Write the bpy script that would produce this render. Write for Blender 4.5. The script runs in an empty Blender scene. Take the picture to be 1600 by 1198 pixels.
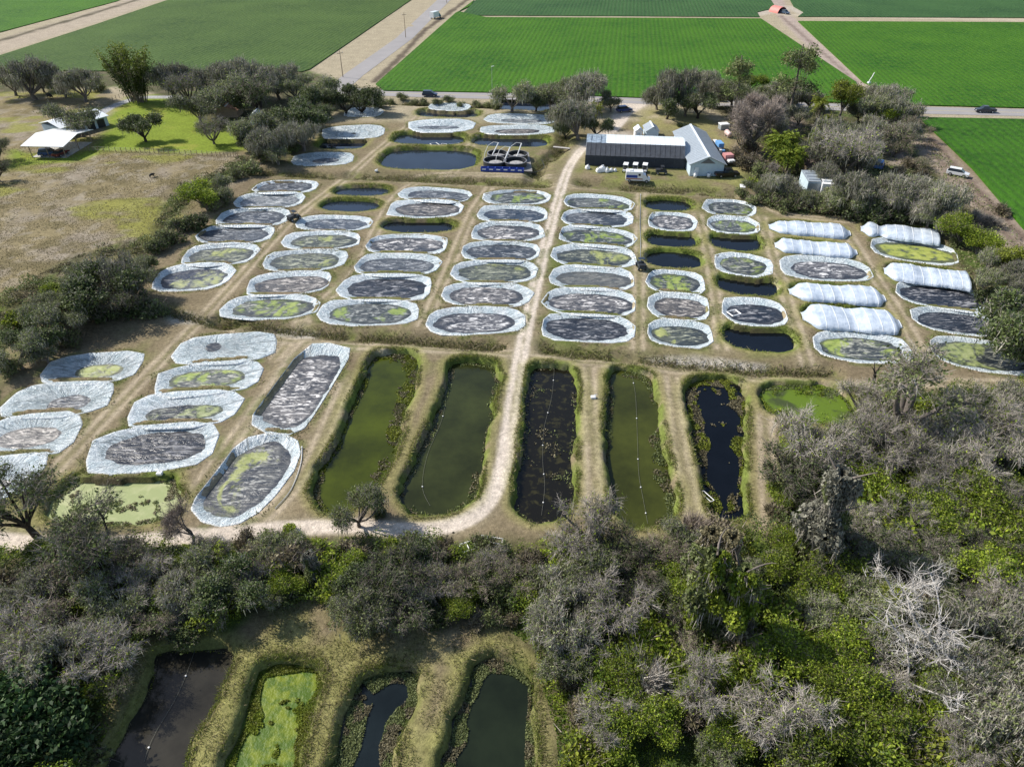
import bpy, math, random
import numpy as np
from mathutils import Vector
R = math.radians
random.seed(7)
SC = bpy.context.scene
COL = SC.collection

# ------------------------------------------------------------------ camera
CAMH = 60.0
PITCH = R(36.3)
FPX = 1110.0                      # focal length in pixels of the 1600 wide photograph
cam_d = bpy.data.cameras.new('camera')
cam = bpy.data.objects.new('camera', cam_d)
COL.objects.link(cam)
cam.location = (0, 0, CAMH)
cam.rotation_euler = (math.pi / 2 - PITCH, 0, 0)
cam_d.sensor_width = 36.0
cam_d.lens = 36.0 * FPX / 1600.0
cam_d.clip_start = 1.0
cam_d.clip_end = 20000.0
SC.camera = cam

# ------------------------------------------------------------------ sky, sun, exposure
SUN_EL = R(41)
SH = Vector((0.92, -0.39, 0)).normalized()          # where shadows fall
world = bpy.data.worlds.new('World')
SC.world = world
world.use_nodes = True
wn = world.node_tree
bg = wn.nodes['Background']
sky = wn.nodes.new('ShaderNodeTexSky')
sky.sky_type = 'NISHITA'
sky.sun_disc = False
sky.sun_elevation = SUN_EL
sky.sun_rotation = math.atan2(-SH.x, -SH.y) % (2 * math.pi)
wn.links.new(sky.outputs[0], bg.inputs[0])
bg.inputs[1].default_value = 0.13
sd = bpy.data.lights.new('sun', 'SUN')
sd.energy = 5.0
sd.angle = R(0.53)
sd.color = (1.0, 0.95, 0.87)
so = bpy.data.objects.new('sun', sd)
COL.objects.link(so)
ldir = Vector((SH.x * math.cos(SUN_EL), SH.y * math.cos(SUN_EL), -math.sin(SUN_EL)))
so.rotation_euler = ldir.to_track_quat('-Z', 'Y').to_euler()
so.location = (-100, 60, 120)
SC.view_settings.view_transform = 'Standard'
SC.view_settings.look = 'None'
SC.view_settings.gamma = 1.0
SC.view_settings.exposure = 0.30
SC.cycles.max_bounces = 5
SC.cycles.diffuse_bounces = 2
SC.cycles.transparent_max_bounces = 6

# ------------------------------------------------------------------ picture point -> place on the ground
SP, CP = math.sin(PITCH), math.cos(PITCH)
def G(px, py, h=0.0):
    u = (px - 800.0) / FPX
    v = (py - 599.0) / FPX
    dz = -SP - v * CP
    dy = CP - v * SP
    t = (h - CAMH) / dz
    return (u * t, dy * t)
def GP(pts, h=0.0):
    return np.array([G(x, y, h) for x, y in pts], float)
def PPM(px, py):                  # picture pixels per metre at a ground point
    v = (py - 599.0) / FPX
    return FPX * (SP + v * CP) / CAMH

# ------------------------------------------------------------------ noise and distance tools
def vnoise(x, y, s, seed=0):
    rs = np.random.RandomState(seed)
    T = rs.rand(257, 257)
    x = np.asarray(x, float) / s + 1000.3 + seed * 3.1
    y = np.asarray(y, float) / s + 1000.7 + seed * 1.7
    xi = np.floor(x).astype(int); yi = np.floor(y).astype(int)
    fx = x - xi; fy = y - yi
    fx = fx * fx * (3 - 2 * fx); fy = fy * fy * (3 - 2 * fy)
    a = T[xi % 256, yi % 256]; b = T[(xi + 1) % 256, yi % 256]
    c = T[xi % 256, (yi + 1) % 256]; d = T[(xi + 1) % 256, (yi + 1) % 256]
    return (a * (1 - fx) + b * fx) * (1 - fy) + (c * (1 - fx) + d * fx) * fy
def fbm(x, y, s, seed=0, o=4):
    v = 0; a = 1.0; t = 0
    for k in range(o):
        v = v + a * vnoise(x, y, s / 2 ** k, seed + k * 11); t += a; a *= 0.55
    return v / t
def inpoly(x, y, P):
    c = np.zeros(x.shape, bool)
    n = len(P)
    j = n - 1
    for i in range(n):
        xi, yi = P[i]; xj, yj = P[j]
        m = (yi > y) != (yj > y)
        if m.any():
            xx = (xj - xi) * (y - yi) / ((yj - yi) if yj != yi else 1e-9) + xi
            c ^= m & (x < xx)
        j = i
    return c
def segd(x, y, P, closed=False):
    d = np.full(x.shape, 1e9)
    n = len(P)
    for i in range(n if closed else n - 1):
        ax, ay = P[i]; bx, by = P[(i + 1) % n]
        vx, vy = bx - ax, by - ay
        L = vx * vx + vy * vy + 1e-12
        t = np.clip(((x - ax) * vx + (y - ay) * vy) / L, 0, 1)
        d = np.minimum(d, np.hypot(x - ax - t * vx, y - ay - t * vy))
    return d
def sdist(x, y, P):               # positive inside
    d = segd(x, y, P, True)
    return np.where(inpoly(x, y, P), d, -d)
def smooth(t):
    t = np.clip(t, 0, 1)
    return t * t * (3 - 2 * t)
def catmull(P, n=8, closed=False):
    P = np.asarray(P, float); N = len(P); out = []
    rng = range(N) if closed else range(N - 1)
    for i in rng:
        if closed:
            p0, p1, p2, p3 = P[(i - 1) % N], P[i], P[(i + 1) % N], P[(i + 2) % N]
        else:
            p0, p1, p2, p3 = P[max(i - 1, 0)], P[i], P[i + 1], P[min(i + 2, N - 1)]
        for k in range(n):
            t = k / n
            out.append(0.5 * ((2 * p1) + (-p0 + p2) * t + (2 * p0 - 5 * p1 + 4 * p2 - p3) * t * t + (-p0 + 3 * p1 - 3 * p2 + p3) * t ** 3))
    if not closed: out.append(P[-1])
    return np.array(out)

# ------------------------------------------------------------------ mesh tools
def np_mesh(name, V, F, mats=(), mi=None, smooth_=False, cols=None, uv=None):
    """F: (n,k) int array of faces with k corners"""
    me = bpy.data.meshes.new(name)
    V = np.asarray(V, np.float32); F = np.asarray(F, np.int32)
    n, k = F.shape
    me.vertices.add(len(V)); me.vertices.foreach_set('co', V.ravel())
    me.loops.add(n * k); me.loops.foreach_set('vertex_index', F.ravel())
    me.polygons.add(n)
    me.polygons.foreach_set('loop_start', np.arange(0, n * k, k, dtype=np.int32))
    me.polygons.foreach_set('loop_total', np.full(n, k, np.int32))
    if mi is not None: me.polygons.foreach_set('material_index', np.asarray(mi, np.int32))
    if smooth_: me.polygons.foreach_set('use_smooth', np.ones(n, bool))
    for m in mats: me.materials.append(m)
    if cols is not None:
        a = me.color_attributes.new('tint', 'FLOAT_COLOR', 'POINT')
        c = np.ones((len(V), 4), np.float32); c[:, :3] = cols
        a.data.foreach_set('color', c.ravel())
    if uv is not None:
        u = me.uv_layers.new(name='UVMap')
        u.data.foreach_set('uv', np.asarray(uv, np.float32)[F.ravel()].ravel())
    me.update(calc_edges=True)
    return me
def link(name, me, parent=None, loc=None):
    o = bpy.data.objects.new(name, me); COL.objects.link(o)
    if loc is not None: o.location = loc
    if parent is not None: o.parent = parent
    return o
def tag(o, label=None, cat=None, group=None, kind=None):
    if label: o['label'] = label
    if cat: o['category'] = cat
    if group: o['group'] = group
    if kind: o['kind'] = kind
    return o
def thing(name, label, cat, loc=(0, 0, 0), rz=0.0, group=None):
    o = bpy.data.objects.new(name, None); COL.objects.link(o)
    o.location = loc; o.rotation_euler = (0, 0, rz); o.empty_display_size = 0.2
    return tag(o, label, cat, group)
def copy_thing(root, loc, rz=0.0, sc=1.0, label=None, group=None):
    r = root.copy(); COL.objects.link(r)
    r.location = loc; r.rotation_euler = (0, 0, rz)
    r.scale = (sc, sc, sc) if not isinstance(sc, (tuple, list)) else sc
    if label: r['label'] = label
    if group: r['group'] = group
    for ch in root.children:
        c = ch.copy(); COL.objects.link(c); c.parent = r
        for g in ch.children:
            d = g.copy(); COL.objects.link(d); d.parent = c
    return r
class MB:
    def __init__(s): s.v = []; s.f = []
    def add(s, V, F):
        b = len(s.v); s.v += [tuple(p) for p in V]; s.f += [tuple(b + i for i in f) for f in F]; return s
    def box(s, x0, x1, y0, y1, z0, z1, top=None):
        t = top or (x0, x1, y0, y1)
        V = [(x0, y0, z0), (x1, y0, z0), (x1, y1, z0), (x0, y1, z0), (t[0], t[2], z1), (t[1], t[2], z1), (t[1], t[3], z1), (t[0], t[3], z1)]
        return s.add(V, [(3, 2, 1, 0), (4, 5, 6, 7), (0, 1, 5, 4), (1, 2, 6, 5), (2, 3, 7, 6), (3, 0, 4, 7)])
    def tube(s, P, r, n=6, r2=None):
        P = [Vector(p) for p in P]; N = len(P); V = []; F = []
        for i, p in enumerate(P):
            d = (P[min(i + 1, N - 1)] - P[max(i - 1, 0)])
            if d.length < 1e-9: d = Vector((0, 0, 1))
            d.normalize()
            a = d.orthogonal() if i == 0 else (a - d * a.dot(d))
            a.normalize(); b = d.cross(a)
            rr = r if r2 is None else r + (r2 - r) * i / (N - 1)
            for k in range(n):
                t = 2 * math.pi * k / n
                V.append(p + a * math.cos(t) * rr + b * math.sin(t) * rr)
        for i in range(N - 1):
            for k in range(n):
                F.append((i * n + k, i * n + (k + 1) % n, (i + 1) * n + (k + 1) % n, (i + 1) * n + k))
        F.append(tuple(range(n - 1, -1, -1))); F.append(tuple((N - 1) * n + k for k in range(n)))
        return s.add(V, F)
    def lathe(s, prof, n=20, c=(0, 0, 0)):
        V = []; F = []
        for r, z in prof:
            for k in range(n):
                t = 2 * math.pi * k / n
                V.append((c[0] + r * math.cos(t), c[1] + r * math.sin(t), c[2] + z))
        for i in range(len(prof) - 1):
            for k in range(n):
                F.append((i * n + k, i * n + (k + 1) % n, (i + 1) * n + (k + 1) % n, (i + 1) * n + k))
        return s.add(V, F)
    def prismx(s, prof, y0, y1):          # closed (x,z) outline extruded along y
        n = len(prof)
        V = [(x, y0, z) for x, z in prof] + [(x, y1, z) for x, z in prof]
        F = [(i, (i + 1) % n, n + (i + 1) % n, n + i) for i in range(n)] + [tuple(range(n - 1, -1, -1)), tuple(range(n, 2 * n))]
        return s.add(V, F)
    def build(s, name, mat, parent=None, label=None, smooth_=False, bevel=0, loc=None):
        me = bpy.data.meshes.new(name); me.from_pydata(s.v, [], s.f)
        me.materials.append(mat)
        import bmesh
        b = bmesh.new(); b.from_mesh(me); bmesh.ops.recalc_face_normals(b, faces=b.faces)
        if bevel: bmesh.ops.bevel(b, geom=b.edges[:], offset=bevel, segments=2, affect='EDGES', clamp_overlap=True)
        b.to_mesh(me); b.free()
        if smooth_: me.polygons.foreach_set('use_smooth', np.ones(len(me.polygons), bool))
        me.update()
        o = link(name, me, parent, loc)
        if label: o['label'] = label
        return o

# ------------------------------------------------------------------ materials
class NT:
    def __init__(s, name):
        s.m = bpy.data.materials.new(name); s.m.use_nodes = True
        s.t = s.m.node_tree; s.b = s.t.nodes['Principled BSDF']
    def n(s, typ, **kw):
        x = s.t.nodes.new(typ)
        for k, v in kw.items():
            if k.startswith('i_'):
                key = k[2:]; key = int(key) if key.isdigit() else key.replace('_', ' ')
                if hasattr(v, 'links') or isinstance(v, bpy.types.NodeSocket): s.t.links.new(v, x.inputs[key])
                else: x.inputs[key].default_value = v
            else: setattr(x, k, v)
        return x
    def l(s, a, b): s.t.links.new(a, b)
    def mix(s, fac, a, b, blend='MIX'):
        x = s.t.nodes.new('ShaderNodeMix'); x.data_type = 'RGBA'; x.blend_type = blend
        for sock, v in ((x.inputs[0], fac), (x.inputs[6], a), (x.inputs[7], b)):
            if isinstance(v, bpy.types.NodeSocket): s.l(v, sock)
            elif sock is x.inputs[0]: sock.default_value = v
            else: sock.default_value = (*v, 1) if len(v) == 3 else v
        return x.outputs[2]
    def math(s, op, a, b=None, c=None, clamp=False):
        x = s.t.nodes.new('ShaderNodeMath'); x.operation = op; x.use_clamp = clamp
        for i, v in enumerate((a, b, c)):
            if v is None: continue
            if isinstance(v, bpy.types.NodeSocket): s.l(v, x.inputs[i])
            else: x.inputs[i].default_value = v
        return x.outputs[0]
    def noise(s, vec, scale, detail=3, rough=0.55, dist=0.0):
        x = s.n('ShaderNodeTexNoise'); x.inputs['Scale'].default_value = scale
        x.inputs['Detail'].default_value = detail; x.inputs['Roughness'].default_value = rough
        x.inputs['Distortion'].default_value = dist
        if vec is not None: s.l(vec, x.inputs['Vector'])
        return x.outputs['Fac']
    def ramp(s, fac, stops, mode='LINEAR'):
        x = s.n('ShaderNodeValToRGB'); x.color_ramp.interpolation = mode
        e = x.color_ramp.elements
        while len(e) < len(stops): e.new(0.5)
        for q, (p, c) in zip(e, stops): q.position = p; q.color = (*c, 1) if len(c) == 3 else c
        s.l(fac, x.inputs[0]); return x.outputs[0]
    def mapr(s, v, a, b, c=0.0, d=1.0):
        x = s.n('ShaderNodeMapRange'); x.inputs[1].default_value = a; x.inputs[2].default_value = b
        x.inputs[3].default_value = c; x.inputs[4].default_value = d; s.l(v, x.inputs[0]); return x.outputs[0]
    def bump(s, h, strength=0.5, dist=0.1):
        x = s.n('ShaderNodeBump'); x.inputs['Strength'].default_value = strength; x.inputs['Distance'].default_value = dist
        s.l(h, x.inputs['Height']); s.l(x.outputs[0], s.b.inputs['Normal'])
    def set(s, **kw):
        for k, v in kw.items():
            key = {'col': 'Base Color', 'rough': 'Roughness', 'metal': 'Metallic', 'spec': 'Specular IOR Level', 'ior': 'IOR', 'trans': 'Transmission Weight', 'alpha': 'Alpha'}[k]
            if isinstance(v, bpy.types.NodeSocket): s.l(v, s.b.inputs[key])
            elif key == 'Base Color': s.b.inputs[key].default_value = (*v, 1)
            else: s.b.inputs[key].default_value = v
        return s
    def geo(s): return s.n('ShaderNodeNewGeometry').outputs['Position']
    def obj(s): return s.n('ShaderNodeTexCoord').outputs['Object']
    def rnd(s): return s.n('ShaderNodeObjectInfo').outputs['Random']

def simple(name, col, rough=0.6, metal=0.0, var=0.15, scale=3.0, bump=0.0, spec=0.5):
    m = NT(name)
    f = m.noise(m.obj(), scale, 4)
    lo = tuple(c * (1 - var) for c in col); hi = tuple(min(1, c * (1 + var)) for c in col)
    m.set(col=m.ramp(f, [(0.3, lo), (0.7, hi)]), rough=rough, metal=metal, spec=spec)
    if bump: m.bump(f, bump, 0.05)
    return m.m

# ground: the colour of what lies there comes with the mesh, fine grain is added here
def mat_ground():
    m = NT('ground_soil_and_grass'); p = m.geo()
    a = m.n('ShaderNodeAttribute', attribute_name='tint')
    n1 = m.noise(p, 1.6, 5, 0.7); n2 = m.noise(p, 6.0, 3, 0.6); n3 = m.noise(p, 0.25, 4)
    k = m.math('MULTIPLY', m.mapr(n1, 0.25, 0.75, 0.55, 1.45), m.mapr(n2, 0.2, 0.8, 0.7, 1.3))
    k = m.math('MULTIPLY', k, m.mapr(n3, 0.3, 0.7, 0.88, 1.12))
    v = m.n('ShaderNodeVectorMath', operation='SCALE'); m.l(a.outputs['Color'], v.inputs[0]); m.l(k, v.inputs['Scale'])
    m.set(col=v.outputs[0], rough=0.95, spec=0.1)
    m.bump(m.math('ADD', n1, n2), 0.6, 0.12)
    return m.m
M_GROUND = mat_ground()
def mat_field(name, c1, c2, soil, rowdir, rowscale=1.0, soilamt=0.22):
    m = NT(name); p = m.geo()
    mp = m.n('ShaderNodeMapping'); mp.inputs['Rotation'].default_value = (0, 0, rowdir); m.l(p, mp.inputs[0])
    w = m.n('ShaderNodeTexWave'); w.wave_type = 'BANDS'; w.bands_direction = 'X'
    w.inputs['Scale'].default_value = rowscale * 0.17; w.inputs['Distortion'].default_value = 0.6; w.inputs['Detail'].default_value = 2
    m.l(mp.outputs[0], w.inputs[0])
    n1 = m.noise(p, 0.45, 3, 0.6); n2 = m.noise(p, 0.03, 4, 0.6); n3 = m.noise(p, 3.0, 2)
    c = m.mix(m.mapr(n1, 0.38, 0.62), tuple(q * 0.58 for q in c1), tuple(q * 0.64 for q in c2))
    n5 = m.noise(p, 0.10, 3, 0.6)
    c = m.mix(m.mapr(n5, 0.5, 0.7, 0.0, 0.3), c, tuple(q * 0.55 for q in c1))
    c = m.mix(m.mapr(n2, 0.35, 0.7), c, tuple(q * 0.75 for q in c2))
    s = m.math('MULTIPLY', m.mapr(w.outputs['Fac'], 0.1, 0.5, 1.0, 0.0), m.mapr(n3, 0.3, 0.6, 0.3, 1.0))
    s2 = m.math('MULTIPLY', s, soilamt)
    m.set(col=m.mix(s2, c, soil), rough=0.9, spec=0.15)
    n7 = m.noise(p, 0.7, 3, 0.7)
    m.bump(m.math('ADD', m.math('MULTIPLY', w.outputs['Fac'], 0.15), n7), 1.0, 0.5)
    return m.m
def mat_water(name, col, rough=0.03, tintcol=None, tint=0.0, ns=0.35, ripple=0.02):
    m = NT(name); p = m.geo()
    c = col
    if tintcol:
        f = m.noise(p, ns, 5, 0.6, 0.4)
        c = m.mix(m.mapr(f, 0.62 - 0.3 * tint, 0.72 - 0.2 * tint), col, tintcol)
    n = m.noise(p, 0.05, 3)
    if not tintcol: c = m.mix(m.mapr(m.noise(p, 0.12, 5, 0.65), 0.35, 0.65), tuple(q * 0.6 for q in col), tuple(q * 1.35 for q in col))
    m.set(col=c, rough=rough, ior=1.33, spec=0.5)
    m.bump(m.noise(p, 2.5, 3), 0.25, ripple)
    return m.m
def mat_liner():
    m = NT('white_plastic_liner'); o = m.obj(); r = m.rnd()
    uv = m.n('ShaderNodeUVMap').outputs[0]
    mp = m.n('ShaderNodeMapping'); mp.inputs['Scale'].default_value = (1.3, 0.55, 1); m.l(uv, mp.inputs[0])
    cb = m.n('ShaderNodeCombineXYZ'); m.l(m.math('MULTIPLY', r, 50), cb.inputs[2]); m.l(cb.outputs[0], mp.inputs['Location'])
    w = m.noise(mp.outputs[0], 1.0, 4, 0.65, 1.5)
    d = m.noise(o, 0.5, 4, 0.6)
    sx = m.n('ShaderNodeSeparateXYZ'); m.l(uv, sx.inputs[0])
    c = m.mix(m.mapr(d, 0.3, 0.7), (0.46, 0.56, 0.60), (0.78, 0.81, 0.82))
    c = m.mix(m.mapr(r, 0, 1, 0.0, 0.35), c, (0.42, 0.50, 0.50))
    st = m.noise(mp.outputs[0], 2.6, 4, 0.7, 0.8)
    c = m.mix(m.math('MULTIPLY', m.mapr(st, 0.52, 0.62), 0.5), c, (0.22, 0.28, 0.31))
    dirt = m.math('MULTIPLY', m.mapr(sx.outputs[1], 0.25, 1.5), m.mapr(w, 0.47, 0.60))
    c = m.mix(m.math('MULTIPLY', dirt, m.mapr(m.math('FRACT', m.math('MULTIPLY', r, 7.3)), 0, 1, 0.35, 0.9)), c, (0.17, 0.21, 0.22))
    c = m.mix(m.mapr(sx.outputs[1], 0.0, 0.30, 0.55, 0.0), c, (0.80, 0.80, 0.78))
    m.set(col=c, rough=m.mapr(d, 0.2, 0.8, 0.18, 0.38), spec=0.8)
    m.bump(m.math('ADD', w, m.math('MULTIPLY', st, 0.5)), 1.0, 0.5)
    return m.m
def mat_cover(name, dark, mid, light, amt_mid, amt_light, algae=0.0, algc=(0.20, 0.27, 0.03), ang=0.5, rough=0.45, alg2=(0.36, 0.38, 0.14)):
    m = NT(name); o = m.obj(); r = m.rnd()
    v = m.n('ShaderNodeVectorMath', operation='ADD'); cb = m.n('ShaderNodeCombineXYZ')
    m.l(m.math('MULTIPLY', r, 97), cb.inputs[0]); m.l(m.math('MULTIPLY', r, 41), cb.inputs[2])
    m.l(o, v.inputs[0]); m.l(cb.outputs[0], v.inputs[1])
    sc = m.n('ShaderNodeVectorMath', operation='SCALE'); m.l(v.outputs[0], sc.inputs[0]); sc.inputs['Scale'].default_value = 0.52; p = sc.outputs[0]
    mp = m.n('ShaderNodeMapping'); mp.inputs['Rotation'].default_value = (0, 0, ang); mp.inputs['Scale'].default_value = (0.5, 1.6, 1); m.l(p, mp.inputs[0])
    st = m.noise(mp.outputs[0], 0.8, 5, 0.62, 2.6)
    bl = m.noise(p, 0.22, 4, 0.6, 0.8)
    c = m.mix(m.mapr(bl, 0.62 - 0.35 * amt_mid, 0.78 - 0.3 * amt_mid), dark, mid)
    c = m.mix(m.mapr(st, 0.44, 0.56, 0.0, 0.95 * amt_mid), c, mid)
    f2 = m.noise(mp.outputs[0], 2.0, 4, 0.6, 1.6)
    c = m.mix(m.math('MULTIPLY', m.mapr(f2, 0.485, 0.53), 0.8), c, dark)
    c = m.mix(m.math('MULTIPLY', m.mapr(st, 0.515, 0.565), m.math('MULTIPLY', m.mapr(f2, 0.56, 0.46), amt_light)), c, tuple(min(0.7, q * 1.3) for q in light))  # streaks paint the light and dark of wrinkles into the colour
    if algae > 0:
        a = m.noise(p, 0.26, 5, 0.65, 1.2); b = m.noise(p, 1.3, 3, 0.6)
        k = m.math('MULTIPLY', m.mapr(a, 0.60 - 0.18 * algae, 0.66 - 0.16 * algae), m.mapr(b, 0.34, 0.5))
        c = m.mix(k, c, m.mix(m.mapr(b, 0.4, 0.65), algc, alg2))
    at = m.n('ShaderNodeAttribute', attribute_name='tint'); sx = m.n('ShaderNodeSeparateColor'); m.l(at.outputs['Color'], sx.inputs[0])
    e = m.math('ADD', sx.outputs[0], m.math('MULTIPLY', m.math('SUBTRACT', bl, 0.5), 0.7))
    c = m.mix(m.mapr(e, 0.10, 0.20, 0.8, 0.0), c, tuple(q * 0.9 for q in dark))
    m.set(col=c, rough=m.mapr(st, 0.35, 0.65, rough * 0.6, rough * 1.3), spec=0.5)
    m.bump(m.math('ADD', st, f2), 0.8, 0.13)
    return m.m

# ------------------------------------------------------------------ the ponds, measured in the photograph
# (column, row, kind, xl, yl, xr, yr, ytop, ybottom, cover, look)
COLN = {'A': 'leftmost column of the main field', 'B': 'second column from the field left side', 'C': 'third column from the field left side',
        'D': 'column just left of the gravel lane', 'E': 'column just right of the gravel lane', 'F': 'second column right of the gravel lane',
        'G': 'third column right of the gravel lane', 'H': 'column with four tunnels', 'I': 'rightmost pond column'}
ORD = ['top', 'second', 'third', 'fourth', 'fifth', 'sixth', 'bottom']
LP = [
 ('A',0,395,295,497,292,282,303,'grey','grey'), ('A',1,364,317,474,314,300,326,'pale','pale grey'), ('A',2,338,342,452,340,325,355,'grey','grey'),
 ('A',3,306,369,426,369,351,381,'grey','grey'), ('A',4,284,401,401,396,380,415,'olive','olive grey'), ('A',5,239,438,364,430,412,454,'darkspot','dark blotchy'),
 ('B',2,464,346,580,348,336,361,'blue','blue grey'), ('B',3,442,376,564,375,361,390,'olive','olive grey'), ('B',4,411,409,542,405,390,424,'olive','mottled olive'),
 ('B',5,388,440,519,431,424,461,'brown','brownish grey'), ('B',6,348,478,497,476,460,499,'algae','green algae covered'),
 ('C',0,626,299,738,306,293,316,'grey','grey'), ('C',1,606,326,724,326,312,340,'brown','brownish grey'), ('C',3,571,382,700,384,366,398,'streak','streaky grey'),
 ('C',4,555,415,687,416,395,432,'grey','grey'), ('C',5,528,449,676,449,427,471,'dark','dark'), ('C',6,498,485,655,487,467,509,'algae2','thin green algae'),
 ('D',0,756,311,861,311,297,320,'algae2','greenish'), ('D',1,745,336,857,339,321,348,'blue','blue grey'), ('D',2,736,365,850,366,346,378,'streak','streaky pale'),
 ('D',3,721,395,844,396,377,409,'grey','grey'), ('D',4,705,420,840,420,406,443,'olive','olive streaked'), ('D',5,689,460,829,465,441,480,'streak','pale streaked'),
 ('D',6,666,501,821,497,479,523,'fan','fan wrinkled'),
 ('E',0,882,312,989,321,304,330,'algae2','greenish'), ('E',1,878,341,990,345,327,355,'grey','grey'), ('E',2,874,363,993,377,354,386,'algae2','green patched'),
 ('E',3,862,400,993,407,382,418,'olive','olive grey'), ('E',4,860,430,993,439,415,453,'silt','smooth silty'), ('E',5,851,469,994,478,450,494,'streak','streaky pale'),
 ('E',6,845,510,993,517,490,535,'dark','dark'),
 ('F',1,1012,345,1090,351,332,361,'streak','streaky grey'), ('F',4,1010,436,1102,444,422,459,'algae','bright green algae'), ('F',5,1012,477,1110,484,457,500,'brown','brown'),
 ('F',6,1012,515,1114,522,499,542,'olive','olive blotched'),
 ('G',0,1099,324,1182,329,312,338,'algae2','greenish'), ('G',1,1105,350,1186,354,337,365,'algae2','green tinged'), ('G',3,1117,407,1207,419,396,431,'algae','bright green algae'),
 ('G',5,1129,485,1230,491,465,509,'dark','dark'),
 ('H',2,1220,422,1364,430,401,439,'fan','fan wrinkled'), ('H',5,1267,531,1421,540,519,566,'algae','yellow green algae'),
 ('I',1,1362,385,1499,405,375,410,'algae3','bright lime algae'), ('I',3,1399,449,1548,470,444,482,'dark','dark wrinkled'), ('I',4,1426,494,1573,512,484,522,'dark','smooth dark'),
 ('I',5,1454,539,1622,560,530,580,'darkalg','dark algae edged'),
]
# blocks with labels of their own: label, xl,yl,xr,yr,ytop,ybot,cover, inner oval (x0,x1,y0,y1) or None
LQ = [
 ('lined pond with algae speckled oval, top of the far lower-left column', 67,578,222,571,551,601,'algae3s',(120,192,571,592)),
 ('lined pond with small grey oval, second in the far lower-left column', 10,628,177,618,596,652,'grey',(74,141,620,644)),
 ('lined pond with large grey-brown oval cut by the left picture edge', -28,681,127,670,645,713,'brown',(-4,94,670,701)),
 ('white lined pond behind the bare tree at the left picture edge', -62,748,70,733,711,778,'brown',(-30,18,753,770)),
 ('nearly empty white lined pond with only two small dark puddles', 275,546,435,535,521,568,'puddle',(322,346,537,551)),
 ('lined pond with dark band and algae, just below the nearly empty pond', 242,595,410,581,566,616,'algae',(263,383,580,608)),
 ('lined pond with two dark algae ringed puddles, above the dark oval pond', 199,644,377,632,610,668,'darkalg',(227,349,635,658)),
 ('lined pond with large dark oval, above the algae covered natural pond', 139,709,338,690,664,736,'darkwet',(166,323,678,726)),
 ('blue-white liner sheet pond, upper left beside the hedge, crumpled in tree shade', 536,178,595,179,168,183,None,None),
 ('wide crumpled blue-white liner pond, second down beside the upper hedge', 501,208,601,204,196,217,None,None),
 ('small lined pond with grey oval, lowest of the upper left block', 456,250,555,247,238,259,'grey',(488,530,249,256)),
 ('small pale lined pond nearest the road in the upper block', 667,168,736,170,161,173,None,None),
 ('pale lined pond with thin grey puddle, middle of the upper block', 636,199,743,198,186,207,'grey',(652,718,198,203)),
 ('lined pond at the top of the upper right block beside the grey tree', 757,186,867,189,178,194,'pale',(782,848,187,193)),
 ('lined pond with narrow grey puddle, second in the upper right block', 751,205,866,204,195,211,'brown',(773,843,203,210)),
]
LONG = [
 ('long tilted lined pond with crumpled grey net cover', [(488,537),(515,536),(547,544),(545,560),(515,610),(490,650),(475,670),(450,680),(415,676),(393,663),(395,648),(430,600),(460,560)],
  [(492,556),(520,556),(532,566),(524,588),(500,628),(484,652),(462,668),(432,668),(405,652),(412,634),(440,594),(466,566)], 'streak'),
 ('long tilted lined pond with algae patch and pipes, beside the gravel lane bend', [(388,683),(420,676),(445,678),(463,690),(470,708),(460,735),(430,775),(405,800),(375,818),(345,823),(315,815),(298,795),(305,778),(335,740),(365,700)],
  [(398,700),(425,692),(447,700),(453,716),(445,740),(422,772),(395,795),(368,806),(340,806),(322,796),(320,780),(345,745),(370,715)], 'algae2b'),
]
WP = [  # open round-ended earth ponds of the main field: col,row, xl,yl,xr,yr,ytop,ybot (water), colour key
 ('B',0,524,301,609,301,294,309,'blue'), ('B',1,505,322,593,324,315,333,'blue'), ('C',2,601,354,709,356,346,366,'navy'),
 ('F',0,1009,322,1079,324,314,332,'navy'), ('F',2,1012,376,1088,380,366,389,'navy'), ('F',3,1011,405,1094,410,395,421,'navy'),
 ('G',2,1112,377,1187,384,367,394,'navy'), ('G',4,1122,444,1214,455,434,464,'navy'), ('G',6,1133,525,1239,535,511,551,'navy'),
]
WQ = [  # upper block: xl,yl,xr,yr,ytop,ybot,(label)
 (500,229,566,231,219,237,'blue'), (655,182,745,184,176,187,'blue'), (617,221,722,224,212,230,'blue'), (597,254,742,256,236,269,'blue'), (742,224,853,227,216,233,'blue'),
 (775,168,880,170,160,173,'blue'),
]
TUN = [ # tunnels: xl,yl,xr,yr (long axis base ends), ytop,ybot, style
 ('H',0,1200,352,1326,362,343,370,'even'), ('H',1,1210,385,1338,396,372,400,'sag'), ('H',3,1230,451,1378,461,441,475,'even'), ('H',4,1251,492,1404,504,476,519,'dip'),
 ('I',0,1344,354,1466,370,348,377,'pinch'), ('I',2,1380,422,1513,440,412,447,'sag2'),
]
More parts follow.
